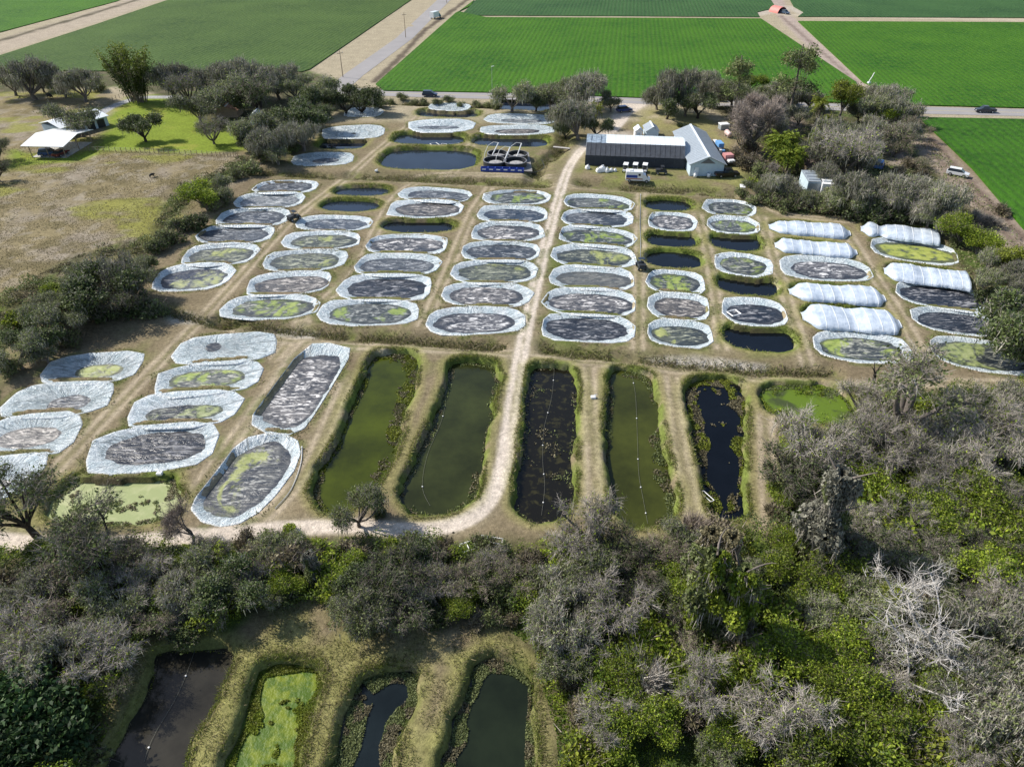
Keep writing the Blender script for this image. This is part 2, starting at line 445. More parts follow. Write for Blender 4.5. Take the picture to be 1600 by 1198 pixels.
DUG = {   # long earth ponds: bank outline, water colour, label
 'P1': ([(575,555),(600,545),(640,545),(655,556),(656,582),(640,640),(620,700),(598,752),(560,792),(515,800),(482,778),(482,750),(520,680),(550,610)], 'green'),
 'P2': ([(700,565),(725,556),(768,560),(783,580),(783,600),(770,650),(755,740),(742,782),(690,806),(645,800),(622,775),(628,745),(660,670),(690,600)], 'olive'),
 'P3': ([(825,572),(860,564),(898,574),(906,600),(903,700),(900,780),(872,813),(825,812),(798,790),(803,740),(815,640)], 'black'),
 'P4': ([(950,578),(980,570),(1015,580),(1032,620),(1048,720),(1062,790),(1035,822),(990,826),(957,800),(945,760),(943,650)], 'olive2'),
 'P5': ([(1075,592),(1100,583),(1150,588),(1172,615),(1170,660),(1168,740),(1172,800),(1150,812),(1108,803),(1090,740),(1078,660),(1066,620)], 'navy2'),
 'P6': ([(1186,605),(1215,592),(1300,598),(1340,630),(1350,660),(1300,664),(1240,650),(1198,640)], 'lime'),
 'P7': ([(85,762),(130,736),(200,733),(270,738),(285,762),(280,795),(240,815),(150,822),(80,815),(68,790)], 'duck'),
 'Q1': ([(240,1008),(290,1000),(358,1008),(362,1045),(342,1095),(305,1150),(270,1240),(130,1240),(185,1130),(222,1055)], 'greyw'),
 'Q2': ([(398,1035),(440,1018),(500,1028),(508,1060),(485,1130),(462,1240),(335,1240),(365,1130),(385,1070)], 'moss'),
 'Q3': ([(560,1050),(600,1040),(655,1048),(655,1100),(632,1160),(618,1240),(520,1240),(530,1120)], 'deep'),
 'Q4': ([(735,1030),(770,1016),(812,1028),(836,1060),(838,1110),(832,1240),(680,1240),(698,1140),(710,1080)], 'deep2'),
}

AX = Vector(G(997, 300)) - Vector(G(990, 300))
def axes(xl, yl, xr, yr, yt, yb, h=0.0):
    L = np.array(G(xl, yl, h)); Rr = np.array(G(xr, yr, h)); xm = (xl + xr) / 2
    T = np.array(G(xm, yt, h)); B = np.array(G(xm, yb, h))
    u = Rr - L; a = np.linalg.norm(u) / 2; u = u / (2 * a); p = np.array((-u[1], u[0]))
    C = (L + Rr) / 2
    t, b = np.dot(T - C, p), np.dot(B - C, p)
    return C + p * (t + b) / 2, u, p, a, (t - b) / 2
def oval(c, u, p, a, b, ex=2.6, n=14, jit=0.0, rs=None, ph=0.0):
    out = []
    for k in range(n):
        t = 2 * math.pi * (k + ph) / n
        cx, sy = math.cos(t), math.sin(t)
        x = a * math.copysign(abs(cx) ** (2 / ex), cx); y = b * math.copysign(abs(sy) ** (2 / ex), sy)
        j = 1 + (rs.uniform(-jit, jit) if rs is not None else 0)
        out.append(c + u * x * j + p * y * j)
    return np.array(out)
def resample(P, n):
    P = np.vstack([P, P[:1]]); d = np.r_[0, np.cumsum(np.hypot(*np.diff(P, axis=0).T))]
    s = np.linspace(0, d[-1], n, endpoint=False)
    return np.c_[np.interp(s, d, P[:, 0]), np.interp(s, d, P[:, 1])], s

LINED = []      # (label, outer polygon, inner polygon, cover key)
RS = np.random.RandomState(3)
for (c, r, xl, yl, xr, yr, yt, yb, cov, look) in LP:
    C, u, p, a, b = axes(xl, yl, xr, yr, yt, yb)
    out = oval(C, u, p, a, b, 2.9, 14, 0.035, RS, 0.25)
    Zi = -0.42
    w = xr - xl; h = yb - yt
    f = {'I': 0.05, 'E': 0.06}.get(c, 0.085)
    f1, f2_, f3 = RS.uniform(-.03, .03, 3)
    ixl, ixr, iyt, iyb = xl + w * (f + f1), xr - w * (f * 0.9 + f2_), yt + h * (0.21 + f3 * 2), yb - h * 0.07
    ys = (yr - yl) * 0.4
    ym = (iyt + iyb) / 2
    Ci, ui, pi_, ai, bi = axes(ixl, ym - ys, ixr, ym + ys, iyt, iyb, Zi)
    inn = oval(Ci, ui, pi_, ai, bi, 2.25, 28, 0.025, RS)
    o = 'top' if r == 0 else ORD[r] if r < 6 else 'bottom'
    LINED.append(('%s lined pond, %s in the %s' % (look, o, COLN[c]), out, inn, cov, 'lined ponds of the main field'))
for (lab, xl, yl, xr, yr, yt, yb, cov, io) in LQ:
    C, u, p, a, b = axes(xl, yl, xr, yr, yt, yb)
    out = oval(C, u, p, a, b, 3.0, 12, 0.05, RS, 0.3)
    if io:
        ym = (io[2] + io[3]) / 2; sl = (yr - yl) * 0.3
        Ci, ui, pi_, ai, bi = axes(io[0], ym - sl, io[1], ym + sl, io[2], io[3], -0.6)
        inn = oval(Ci, ui, pi_, ai, bi, 2.2, 28, 0.03, RS)
    else:
        inn = oval(C, u, p, a * 0.6, b * 0.5, 2.4, 28, 0.05, RS)
    LINED.append((lab, out, inn, cov, 'lined ponds outside the main field'))
for lab, po, pi_, cov in LONG:
    LINED.append((lab, GP(po), catmull(GP(pi_, -0.7), 3, True), cov, 'long lined ponds'))

PITS = []       # (polygon, slope, depth, kind)
for L in LINED: PITS.append((L[1], 1.1, 1.5, 'lined'))
WATERS = []     # (name label, water polygon, z, colour)
for (c, r, xl, yl, xr, yr, yt, yb, k) in WP:
    C, u, p, a, b = axes(xl, yl, xr, yr, yt, yb, -0.7)
    WATERS.append((oval(C, u, p, a + 0.4, b + 0.4, 2.5, 40), -0.7, k))
    PITS.append((oval(C, u, p, a + 0.8, b + 0.7, 2.5, 40, 0.02, RS), 1.1, 1.6, 'water'))
for (xl, yl, xr, yr, yt, yb, k) in WQ:
    C, u, p, a, b = axes(xl, yl, xr, yr, yt, yb, -0.9)
    WATERS.append((oval(C, u, p, a + 0.4, b + 0.4, 3.2, 40), -0.9, k))
    PITS.append((oval(C + p * 0.5, u, p, a + 1.3, b + 1.3, 3.2, 40, 0.02, RS), 0.85, 1.8, 'water'))
for key, (P, k) in DUG.items():
    Q = catmull(GP(P), 5, True)
    Q = Q + (fbm(Q[:, 0] * 1.0, Q[:, 1], 3.0, 5, 3)[:, None] - 0.5) * 1.2
    PITS.append((Q, 2.0 if key[0] == 'P' else 2.0, 1.9, key))
    WATERS.append((Q, -1.0 if key not in ('P7', 'P6') else -0.7, k))
TUNP = []
for (c, r, xl, yl, xr, yr, yt, yb, st) in TUN:
    C, u, p, a, b = axes(xl, yl, xr, yr, yt + 8, yb)
    TUNP.append((C, u, p, a, b, st, c, r))
    PITS.append((oval(C + p * 1.0, u, p, a * 0.99, b + 0.7, 3.0, 40), 0.9, 1.0, 'tunnel'))

# ------------------------------------------------------------------ lanes, ditches and regions (picture outlines laid on the ground)
MAINLANE = catmull(GP([(1015,160),(985,172),(968,195),(940,218),(912,232),(893,255),(880,285),(860,355),(838,440),(813,560),(797,660),(786,730),(765,780),(728,812),(660,828),(560,822),(450,825),(330,835),(250,842),(150,852),(60,850),(-40,838)]), 8)
RUTS = [[(85,735),(190,627),(287,527),(370,438),(455,345),(535,283),(590,235),(640,195),(665,172)], [(430,560),(475,505),(470,500),(555,425),(590,355),(618,308),(650,285)],
        [(660,510),(697,430),(737,335),(765,293)], [(1002,300),(1000,400),(998,470),(997,545)], [(1090,335),(1103,380),(1115,440),(1128,545)], [(1190,340),(1215,420),(1240,500),(1262,570)],
        [(1325,365),(1365,430),(1405,490),(1445,560)], [(560,276),(700,285),(870,290),(1000,297),(1150,305),(1230,335),(1330,345)], [(340,505),(420,528),(560,540),(700,546),(815,553)],
        [(830,560),(1000,572),(1180,590),(1330,605),(1450,598),(1600,600)], [(380,690),(430,600),(470,545),(480,535)], [(370,830),(410,810),(480,730),(540,600)], [(290,790),(370,680),(440,590)],
        [(920,575),(925,700),(930,790)], [(1050,590),(1060,680),(1075,760),(1085,810)], [(1195,650),(1200,740),(1205,820)], [(770,205),(745,215),(715,262),(700,275)],[(600,280),(700,272),(860,276)]]
DITCH = [([(392,268),(470,272),(520,276)], 1.5, .8), ([(545,274),(650,278),(760,283),(868,288)], 2.2, .7), ([(893,285),(980,292),(1080,298),(1140,302)], 2.2, .7),
         ([(345,500),(420,512),(520,522),(640,530),(740,538),(800,543)], 1.3, 0.8), ([(832,540),(900,550),(1000,560),(1100,570),(1200,578),(1300,580)], 1.3, 0.8),
         ([(888,195),(882,215),(868,240),(845,255),(832,280)], 1.6, 1.2), ([(600,160),(760,166),(880,172)], 1.5, .8), ([(230,475),(310,500),(345,505)], 1.2, .6)]
ROADC = GP([(480,140.2),(671,147.5),(860,151.5),(1000,158),(1200,163.5),(1430,171.5),(1537,174),(1700,178.5)])
def ext(P, d=3000.0):
    P = [np.array(q) for q in P]
    a = P[0] + (P[0] - P[1]) / np.linalg.norm(P[0] - P[1]) * d; b = P[-1] + (P[-1] - P[-2]) / np.linalg.norm(P[-1] - P[-2]) * d
    return np.array([a] + P + [b])
DIAG = GP([(692,0),(625,62),(547,120)])
FOREST = GP([(-60,842),(60,862),(170,865),(250,850),(330,850),(450,845),(560,838),(650,845),(720,858),(800,858),(870,850),(930,850),(1000,850),(1080,835),(1160,822),(1200,835),(1212,760),(1215,680),(1300,668),(1345,650),(1370,600),(1440,615),(1520,605),(1660,600),(1900,700),(1900,1700),(880,1400),(870,1150),(842,1060),(830,1010),(780,975),(650,965),(560,975),(500,945),(430,945),(350,1000),(240,1005),(200,1080),(140,1200),(60,1500),(-400,1500)])
GROVE = GP([(1100,130),(1330,140),(1420,160),(1440,200),(1560,330),(1640,430),(1640,560),(1560,520),(1500,420),(1480,370),(1250,335),(1190,325),(1160,280),(1190,240),(1140,190),(1110,165)])
WESTL = GP([(0,560),(60,470),(130,400),(230,400),(300,310),(350,280),(400,250),(410,230),(340,270),(280,290),(230,370),(120,400),(20,450),(-40,500),(-60,620),(0,640)])
UPL = GP([(-60,135),(0,100),(100,110),(240,110),(300,100),(480,110),(600,150),(560,170),(520,175),(480,210),(440,260),(400,240),(400,195),(330,195),(250,148),(180,135),(100,140),(0,145)])
PAST = GP([(-900,150),(-60,140),(160,140),(185,160),(150,185),(165,235),(400,243),(395,270),(330,300),(250,380),(140,420),(40,470),(-20,560),(-400,700),(-900,700)])
LAWN = GP([(186,165),(200,152),(250,148),(300,165),(330,190),(400,195),(403,235),(300,240),(160,236),(130,250),(20,262),(20,235),(60,240),(110,245),(150,225),(172,200),(160,185)])
# (polygon, material key)
FIELDS = [
 ([(-500,0),(-500,118),(0,50),(45,38),(182,2),(260,-30),(-300,-36)], 'bright', 0.3),
 ([(-500,235),(-60,118),(-5,88),(150,38),(268,-2),(330,-24),(660,-24),(642,0),(484,108),(470,112),(400,103),(300,112),(100,110),(-40,128),(-500,210)], 'dull', 0.3),
 ([(741,0),(735,9),(712,20),(587,131),(600,141),(800,144.5),(1000,152),(1342,160),(1338,128),(1189,29),(1000,28),(760,27),(717,18)], 'bright', 0.35),
 ([(765,-24),(738,6),(720,24),(1000,25),(1187,26.5),(1183,19),(1212,12),(1190,-24)], 'blue', 0.3),
 ([(1247,33),(1900,36.5),(1900,176),(1430,163.5),(1349,128)], 'bright', 0.35),
 ([(1222,-24),(1240,10),(1256,19),(1247,26),(1900,29),(1900,-24)], 'blue', 0.3),
 ([(1437,183),(1900,191),(1900,560),(1640,400),(1595,350),(1520,262)], 'bright2', 0.4),
]
CARP = GP([(130,165),(185,165),(210,140)])

# ------------------------------------------------------------------ the ground, one sheet to the horizon
def spaced(lo, hi, s0, s1=None):
    out = [lo]
    while out[-1] < hi:
        t = (out[-1] - lo) / (hi - lo); out.append(out[-1] + (s0 if s1 is None else s0 + (s1 - s0) * t))
    return out
def tail(a, sgn, s):
    out = []; x = a
    while abs(x) < 9000: x += sgn * s; s *= 1.22; out.append(x)
    return out
xs = spaced(-105, 105, 0.40); xs = spaced(-345, -171, 2.2) + spaced(-170, -105.4, 0.8) + xs + spaced(105.6, 190, 0.9) + spaced(192, 340, 2.2)
xs = np.array(sorted(tail(xs[0], -1, 1.5)) + xs + tail(xs[-1], 1, 1.5))
ys = spaced(16, 110, 0.33, 0.42); ys += spaced(ys[-1] + 0.45, 260, 0.45, 1.0); ys += spaced(ys[-1] + 1.2, 480, 1.3, 3.0)
ys = np.array(sorted(tail(ys[0], -1, 1.5)) + ys + tail(ys[-1], 1, 3.5))
X, Y = np.meshgrid(xs, ys)
core = (np.abs(X) < 340) & (Y > 5) & (Y < 520)
def region_w(P, soft, wob=2.0, seed=1, ws=5.0):
    """0..1 weight, soft and wobbly at the edge"""
    w = np.zeros(X.shape)
    x0, y0 = P.min(0) - soft - wob * 2; x1, y1 = P.max(0) + soft + wob * 2
    ix = np.where((xs > x0) & (xs < x1))[0]; iy = np.where((ys > y0) & (ys < y1))[0]
    if len(ix) == 0 or len(iy) == 0: return w
    s = np.s_[iy[0]:iy[-1] + 1, ix[0]:ix[-1] + 1]
    d = sdist(X[s], Y[s], P) + (fbm(X[s], Y[s], ws, seed, 3) - 0.5) * wob * 2
    w[s] = smooth(d / soft * 0.5 + 0.5)
    return w
def line_w(P, width, soft=0.4, wob=0.3, seed=2):
    w = np.zeros(X.shape); P = np.asarray(P)
    x0, y0 = P.min(0) - width - 3; x1, y1 = P.max(0) + width + 3
    ix = np.where((xs > x0) & (xs < x1))[0]; iy = np.where((ys > y0) & (ys < y1))[0]
    if len(ix) == 0 or len(iy) == 0: return w
    s = np.s_[iy[0]:iy[-1] + 1, ix[0]:ix[-1] + 1]
    d = width - segd(X[s], Y[s], P) + (fbm(X[s], Y[s], 2.5, seed, 3) - 0.5) * wob * 2
    w[s] = smooth(d / soft * 0.5 + 0.5)
    return w
def blend(C, w, col): return C * (1 - w[..., None]) + np.array(col) * w[..., None]
N1 = fbm(X, Y, 9, 21, 4); N2 = fbm(X, Y, 2.2, 33, 3); N3 = fbm(X, Y, 30, 45, 4); N4 = fbm(X, Y, 4.5, 57, 4)
TAN = (0.195, 0.156, 0.095); BROWN = (0.145, 0.112, 0.070)
Cc = np.zeros(X.shape + (3,)); Cc[:] = TAN
Cc = blend(Cc, smooth((N1 - 0.5) * 3.5) * 0.6, BROWN)
Cc = blend(Cc, smooth((N3 - 0.45) * 4) * smooth((N2 - 0.35) * 4) * 0.65, (0.135, 0.15, 0.045))
# verge land beyond the farm
far = smooth((Y - 205) / 6)
Cc = blend(Cc, far, (0.34, 0.29, 0.20))
# pasture
wp = region_w(PAST, 3, 2, 3)
pc = np.zeros_like(Cc); pc[:] = (0.215, 0.175, 0.095)
pc = blend(pc, smooth((N1 - 0.45) * 4), (0.25, 0.21, 0.155)); pc = blend(pc, smooth((N4 - 0.50) * 7) * 0.8, (0.145, 0.12, 0.06)); pc = blend(pc, smooth((N2 - 0.56) * 8) * 0.5, (0.31, 0.27, 0.21))
NP = fbm(X, Y * 1.8, 16, 71, 4)
pc = blend(pc, smooth((NP - 0.56) * 8) * 0.8, (0.22, 0.22, 0.045))
Cc = Cc * (1 - wp[..., None]) + pc * wp[..., None]
wl = region_w(LAWN, 2, 1.5, 4)
lc = np.zeros_like(Cc); lc[:] = (0.175, 0.23, 0.028); lc = blend(lc, smooth((N1 - 0.5) * 4), (0.26, 0.26, 0.05))
Cc = Cc * (1 - wl[..., None]) + lc * wl[..., None]
# greener grass east of the gravel lane and around the sheds
for P, col, a in ((GP([(860,300),(1000,300),(1010,540),(850,545)]), (0.115, 0.145, 0.035), 0.75), (GP([(1000,300),(1200,310),(1250,560),(1000,548)]), (0.135, 0.155, 0.04), 0.6),
                  (GP([(640,385),(730,375),(670,500),(640,500),(480,505),(540,410),(600,390)]), (0.14, 0.15, 0.05), 0.5),
                  (GP([(905,255),(1160,272),(1170,300),(1060,300),(890,285)]), (0.16, 0.18, 0.045), 0.75), (GP([(1040,165),(1110,180),(1170,280),(1130,290),(1130,220),(1070,205),(980,205),(1000,170)]), (0.25, 0.235, 0.09), 0.8),
                  (GP([(200,520),(260,520),(240,570),(220,600),(180,640),(165,660),(150,690),(90,740),(60,730),(140,640)]), (0.14, 0.155, 0.045), 0.45),
                  (GP([(390,1000),(430,950),(500,945),(560,975),(650,970),(800,985),(840,1060),(880,1150),(880,1300),(150,1300),(220,1080)]), (0.22, 0.215, 0.07), 0.7),
                  (GP([(880,1060),(850,1100),(850,1300),(900,1300),(880,1150)]), (0.21, 0.22, 0.06), 0.6),
                  (GP([(0,740),(90,730),(80,850),(-40,840)]), (0.17, 0.18, 0.05), 0.7), (GP([(540,150),(1000,160),(1000,180),(870,300),(400,290),(420,260)]), (0.19, 0.18, 0.08), 0.3)):
    w = region_w(P, 3, 3, 6) * a * smooth((N4 - 0.25) * 2.5)
    Cc = blend(Cc, w, col)
# forest floor
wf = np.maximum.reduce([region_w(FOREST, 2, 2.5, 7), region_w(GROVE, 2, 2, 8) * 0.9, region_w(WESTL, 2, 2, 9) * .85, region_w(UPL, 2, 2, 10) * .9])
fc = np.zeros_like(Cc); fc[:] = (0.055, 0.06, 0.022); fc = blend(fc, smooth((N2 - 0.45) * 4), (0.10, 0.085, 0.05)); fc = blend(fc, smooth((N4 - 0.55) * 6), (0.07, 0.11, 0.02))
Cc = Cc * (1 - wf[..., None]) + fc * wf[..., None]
for P in (GP([(1180,160),(1240,170),(1260,200),(1230,215),(1200,200)]), GP([(1385,205),(1400,205),(1425,262),(1390,258),(1375,230)])):
    Cc = blend(Cc, region_w(P, 2, 1, 6) * .9, (0.30, 0.24, 0.20))
# field roads of bare dirt
for P, wd, col in (([(-300,166),(0,72),(130,32),(235,-4),(300,-30)], 9, (0.36, 0.30, 0.23)), ([(1205,-10),(1215,5),(1222,20),(1245,45),(1340,130)], 3.6, (0.36, 0.29, 0.25)),
                   ([(1395,195),(1440,215),(1485,265),(1540,320),(1610,395)], 4.0, (0.30, 0.24, 0.19)), ([(1180,22),(1240,12),(1262,22)], 4.5, (0.42, 0.37, 0.30)),
                   ([(1230,24),(1600,32),(1900,34)], 3.0, (0.42, 0.36, 0.27))):
    Cc = blend(Cc, line_w(GP(P), wd, 1.5, 0.8) * .9, col)
for P, wd, col in (([(-300,158),(0,64),(70,43),(130,26),(215,0)], 1.6, (0.045, 0.04, 0.02)), ([(585,128),(627,88),(663,48),(700,22),(730,0)], 1.3, (0.08, 0.06, 0.045)),
                   ([(1220,25),(1262,62),(1338,128)], 0.8, (0.19, 0.145, 0.12)), ([(1455,215),(1530,300),(1600,372)], 0.9, (0.14, 0.10, 0.075)), ([(1430,205),(1500,285),(1590,385)], 0.6, (0.16, 0.12, 0.09))):
    Cc = blend(Cc, line_w(GP(P), wd, 1.0, 1.0) * .85, col)
# wheel tracks in the grass lanes
for rt in RUTS:
    P = catmull(GP(rt), 8)
    t = np.gradient(P, axis=0); t /= np.linalg.norm(t, axis=1)[:, None] + 1e-9; nrm = np.c_[-t[:, 1], t[:, 0]]
    Cc = blend(Cc, line_w(P, 1.9, 1.2, 0.5) * 0.55, (0.255, 0.21, 0.135))
    for sgn in (-0.8, 0.8):
        Cc = blend(Cc, line_w(P + nrm * sgn, 0.32, 0.35, 0.3, 5) * 0.85, (0.40, 0.33, 0.235))
    Cc = blend(Cc, line_w(P, 0.3, 0.4, 0.3, 6) * 0.5, (0.19, 0.175, 0.085))
# gravel lane
GRV = (0.55, 0.475, 0.395)
Cc = blend(Cc, line_w(MAINLANE, 1.7, 1.0, 0.5, 3) * 0.4, (0.30, 0.26, 0.18))
wg = line_w(MAINLANE, 1.08, 0.3, 0.12, 12); LANEW = line_w(MAINLANE, 2.9, 1.2, 0.3, 12)
Cc = blend(Cc, wg, GRV)
mid = line_w(MAINLANE, 0.18, 0.35, 0.30, 13) * smooth((Y - 68) / 6) * (1 - smooth((Y - 165) / 15))
Cc = blend(Cc, mid * 0.75, (0.20, 0.18, 0.10))
Cc = blend(Cc, region_w(GP([(930,205),(985,205),(990,218),(920,222),(905,240),(895,252),(900,235)]), 2, 1, 5) * .8, (0.42, 0.37, 0.31))
Cc = blend(Cc, region_w(GP([(968,160),(1015,163),(985,180),(970,200),(930,222),(945,205)]), 1, .5, 5) * .9, GRV)
# carport drive
Cc = blend(Cc, line_w(catmull(GP([(300,153),(255,152),(215,154),(180,165),(152,180)]), 6), 1.6, 0.3, 0.1), (0.36, 0.36, 0.36))
# height: pits, ditches
Z = (fbm(X, Y, 14, 90, 3) - 0.5) * 0.12 * core
def pit_apply(P, slope, depth, kind):
    x0, y0 = P.min(0) - 4; x1, y1 = P.max(0) + 4
    ix = np.where((xs > x0) & (xs < x1))[0]; iy = np.where((ys > y0) & (ys < y1))[0]
    s = np.s_[iy[0]:iy[-1] + 1, ix[0]:ix[-1] + 1]
    d = sdist(X[s], Y[s], P)
    if kind == 'lined':
        Z[s] = np.where(d > -0.8, np.minimum(Z[s], -np.clip((d - 0.1) * slope, 0, depth)), Z[s])
        Z[s] = np.where((d > -1.2) & (d < 0.1), Z[s] * 0 , Z[s])
        e = smooth(1 - np.abs(d + 0.5) / 0.9) * smooth((N2[s] - 0.42) * 5)
        Cc[s] = blend(Cc[s], e * 0.55, (0.10, 0.13, 0.03))
    else:
        wob = (fbm(X[s], Y[s], 1.6, 61, 3) - 0.5) * (1.0 if kind[0] in 'PQ' else 0.5)
        dd = d + wob
        zz = -depth * smooth(dd * slope / depth) + 0.06 * smooth(1 - np.abs(d + 0.8) / 1.2)
        Z[s] = np.where(d > -3, np.minimum(Z[s] + 0.0, 9) * (1 - smooth((d + 2) / 2)) + zz, Z[s])
        e = smooth((d + 0.5) / 0.6) * smooth((2.6 - d) / 0.8)
        gcol = (0.115, 0.155, 0.025) if kind[0] != 'Q' else (0.14, 0.15, 0.045)
        Cc[s] = blend(Cc[s], e * smooth((N2[s] - 0.2) * 3) * 0.85, gcol)
        e2 = smooth((d + 1.6) / 1.2) * smooth((0.2 - d) / 0.8)
        Cc[s] = blend(Cc[s], e2 * 0.5, (0.24, 0.23, 0.075))
        e3 = smooth((d - 1.0) / 0.6)
        Cc[s] = blend(Cc[s], e3 * 0.8, (0.045, 0.04, 0.022))
for q in sorted(PITS, key=lambda q: q[3] == 'lined'): pit_apply(*q)
for P, wd, dep in DITCH:
    Q = catmull(GP(P), 6); w = line_w(Q, wd, 1.6, 0.8, 9) * (1 - LANEW)
    Z -= w * dep
    Cc = blend(Cc, w * 0.75, (0.13, 0.115, 0.06)); Cc = blend(Cc, w * smooth((N2 - 0.5) * 5) * 0.7, (0.13, 0.15, 0.035))
for P, a in ((GP([(1020,559),(1085,556),(1140,562),(1200,568),(1195,575),(1130,572),(1060,566)]), 0.9), (GP([(410,508),(445,514),(500,519),(495,526),(430,519)]), 0.8), (GP([(240,480),(300,488),(320,500),(270,505)]), 0.5)):
    Cc = blend(Cc, region_w(P, 1.0, 1.0, 15) * a, (0.50, 0.46, 0.40))
ny, nx = X.shape
idx = np.arange(ny * nx).reshape(ny, nx)
F = np.stack([idx[:-1, :-1], idx[:-1, 1:], idx[1:, 1:], idx[1:, :-1]], -1).reshape(-1, 4)
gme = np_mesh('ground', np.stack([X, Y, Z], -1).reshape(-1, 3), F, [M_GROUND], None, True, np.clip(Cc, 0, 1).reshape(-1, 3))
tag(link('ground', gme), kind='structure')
def zat(x, y):
    i = min(max(np.searchsorted(xs, x), 1), len(xs) - 1); j = min(max(np.searchsorted(ys, y), 1), len(ys) - 1)
    return float(Z[j, i])

# ------------------------------------------------------------------ crop fields and asphalt roads
M_FIELD = {'bright': mat_field('crop_leaves_bright', (0.030, 0.150, 0.008), (0.075, 0.205, 0.010), (0.06, 0.06, 0.03), R(8)),
           'dull': mat_field('crop_leaves_dull', (0.048, 0.115, 0.020), (0.085, 0.155, 0.03), (0.10, 0.09, 0.06), R(8), 1.0, 0.15),
           'blue': mat_field('crop_leaves_bluish', (0.035, 0.115, 0.035), (0.060, 0.15, 0.042), (0.07, 0.07, 0.05), R(8)),
           'bright2': mat_field('crop_leaves_rows', (0.025, 0.115, 0.008), (0.06, 0.185, 0.010), (0.03, 0.04, 0.02), R(8), 0.8, 0.30)}
FLAB = {'bright': 'bright green low crop field with fine rows', 'dull': 'duller green crop field', 'blue': 'bluish green far crop strip', 'bright2': 'bright green crop rows beside the dirt track'}
def ngon(name, P, z, mat, thick=0.0):
    mb = MB(); n = len(P)
    V = [(x, y, z) for x, y in P]; Fc = [tuple(range(n))]
    if thick:
        V += [(x, y, z - thick) for x, y in P]; Fc += [(i, n + i, n + (i + 1) % n, (i + 1) % n) for i in range(n)]
    mb.add(V, Fc)
    me = bpy.data.meshes.new(name); me.from_pydata(mb.v, [], mb.f); me.materials.append(mat)
    import bmesh
    b = bmesh.new(); b.from_mesh(me); bmesh.ops.triangulate(b, faces=[f for f in b.faces if len(f.verts) > 4]); bmesh.ops.recalc_face_normals(b, faces=b.faces)
    if not thick:
        for f in b.faces:
            if f.normal.z < 0: f.normal_flip()
    b.to_mesh(me); b.free(); me.update()
    return link(name, me)
for P, k, h in FIELDS:
    o = ngon('crop_field', GP(P, h), h, M_FIELD[k], h + 0.1)
    tag(o, kind='structure')
def ribbon(name, P, w, z, mat):
    P = np.asarray(P, float); t = np.gradient(P, axis=0); t /= np.linalg.norm(t, axis=1)[:, None]; n = np.c_[-t[:, 1], t[:, 0]]
    A = P + n * w / 2; B = P - n * w / 2; N = len(P)
    V = np.vstack([np.c_[A, np.full(N, z)], np.c_[B, np.full(N, z)]])
    Fc = [(i, N + i, N + i + 1, i + 1) for i in range(N - 1)]
    return link(name, np_mesh(name, V, Fc, [mat]))
def mat_asphalt(name, c1, c2):
    m = NT(name); p = m.geo(); n = m.noise(p, 0.12, 5, 0.6); n2 = m.noise(p, 14, 2)
    m.set(col=m.mix(m.mapr(n, 0.3, 0.7), c1, m.mix(m.mapr(n2, .3, .7), c1, c2)), rough=0.85, spec=0.2)
    return m.m
M_ASPH = mat_asphalt('old_grey_asphalt', (0.27, 0.255, 0.25), (0.36, 0.34, 0.33))
tag(ribbon('road', ext([G(520,142.3), G(671,147.8), G(860,152.5), G(1000,157.5), G(1200,163.5), G(1430,172.5), G(1537,175), G(1700,179)], 2500)[1:], 7.6, 0.06, M_ASPH), kind='structure')
tag(ribbon('road', ext([G(526,140), G(552,118), G(632,60), G(694,0)], 2500)[1:], 7.0, 0.04, M_ASPH), kind='structure')
M_PAINT = simple('worn_yellow_road_paint', (0.55, 0.45, 0.15), 0.7)
tag(ribbon('road_marking', [G(600,144.6), G(671,147.8), G(860,152.5), G(1000,157.5), G(1200,163.5), G(1430,172.5), G(1537,175), G(1700,179)], 0.2, 0.07, M_PAINT), kind='structure')

# ------------------------------------------------------------------ water
M_W = {'blue': mat_water('pond_water_slate', (0.012, 0.018, 0.03)), 'navy': mat_water('pond_water_dark', (0.004, 0.006, 0.010)),
       'green': mat_water('pond_water_green', (0.044, 0.056, 0.003), 0.12), 'olive': mat_water('pond_water_olive', (0.030, 0.036, 0.009), 0.08),
       'black': mat_water('pond_water_weedy', (0.009, 0.008, 0.005), 0.08, (0.035, 0.032, 0.012), 0.30, 0.9), 'olive2': mat_water('pond_water_olive_green', (0.042, 0.048, 0.007), 0.1),
       'navy2': mat_water('pond_water_black', (0.003, 0.004, 0.006)), 'lime': mat_water('pond_water_lime', (0.10, 0.155, 0.012), 0.4, (0.05, 0.065, 0.018), 0.4, 0.3),
       'duck': mat_water('pond_duckweed', (0.27, 0.31, 0.13), 0.6, (0.36, 0.38, 0.19), 0.5, 0.5), 'greyw': mat_water('pond_water_grey', (0.035, 0.032, 0.024), 0.08),
       'moss': mat_water('pond_algae_mat', (0.06, 0.11, 0.006), 0.5, (0.15, 0.19, 0.012), 0.55, 0.8, 0.5), 'deep': mat_water('pond_water_blue', (0.008, 0.012, 0.013)),
       'deep2': mat_water('pond_water_deep_green', (0.012, 0.017, 0.008), 0.06)}
for P, z, k in WATERS:
    n = len(P)
    V = [(x, y, z) for x, y in P]
    c = P.mean(0)
    if k == 'navy2':                      # algae mats leave an open black middle
        pass
    o = ngon('pond_water', P, z, M_W[k]); tag(o, kind='structure')

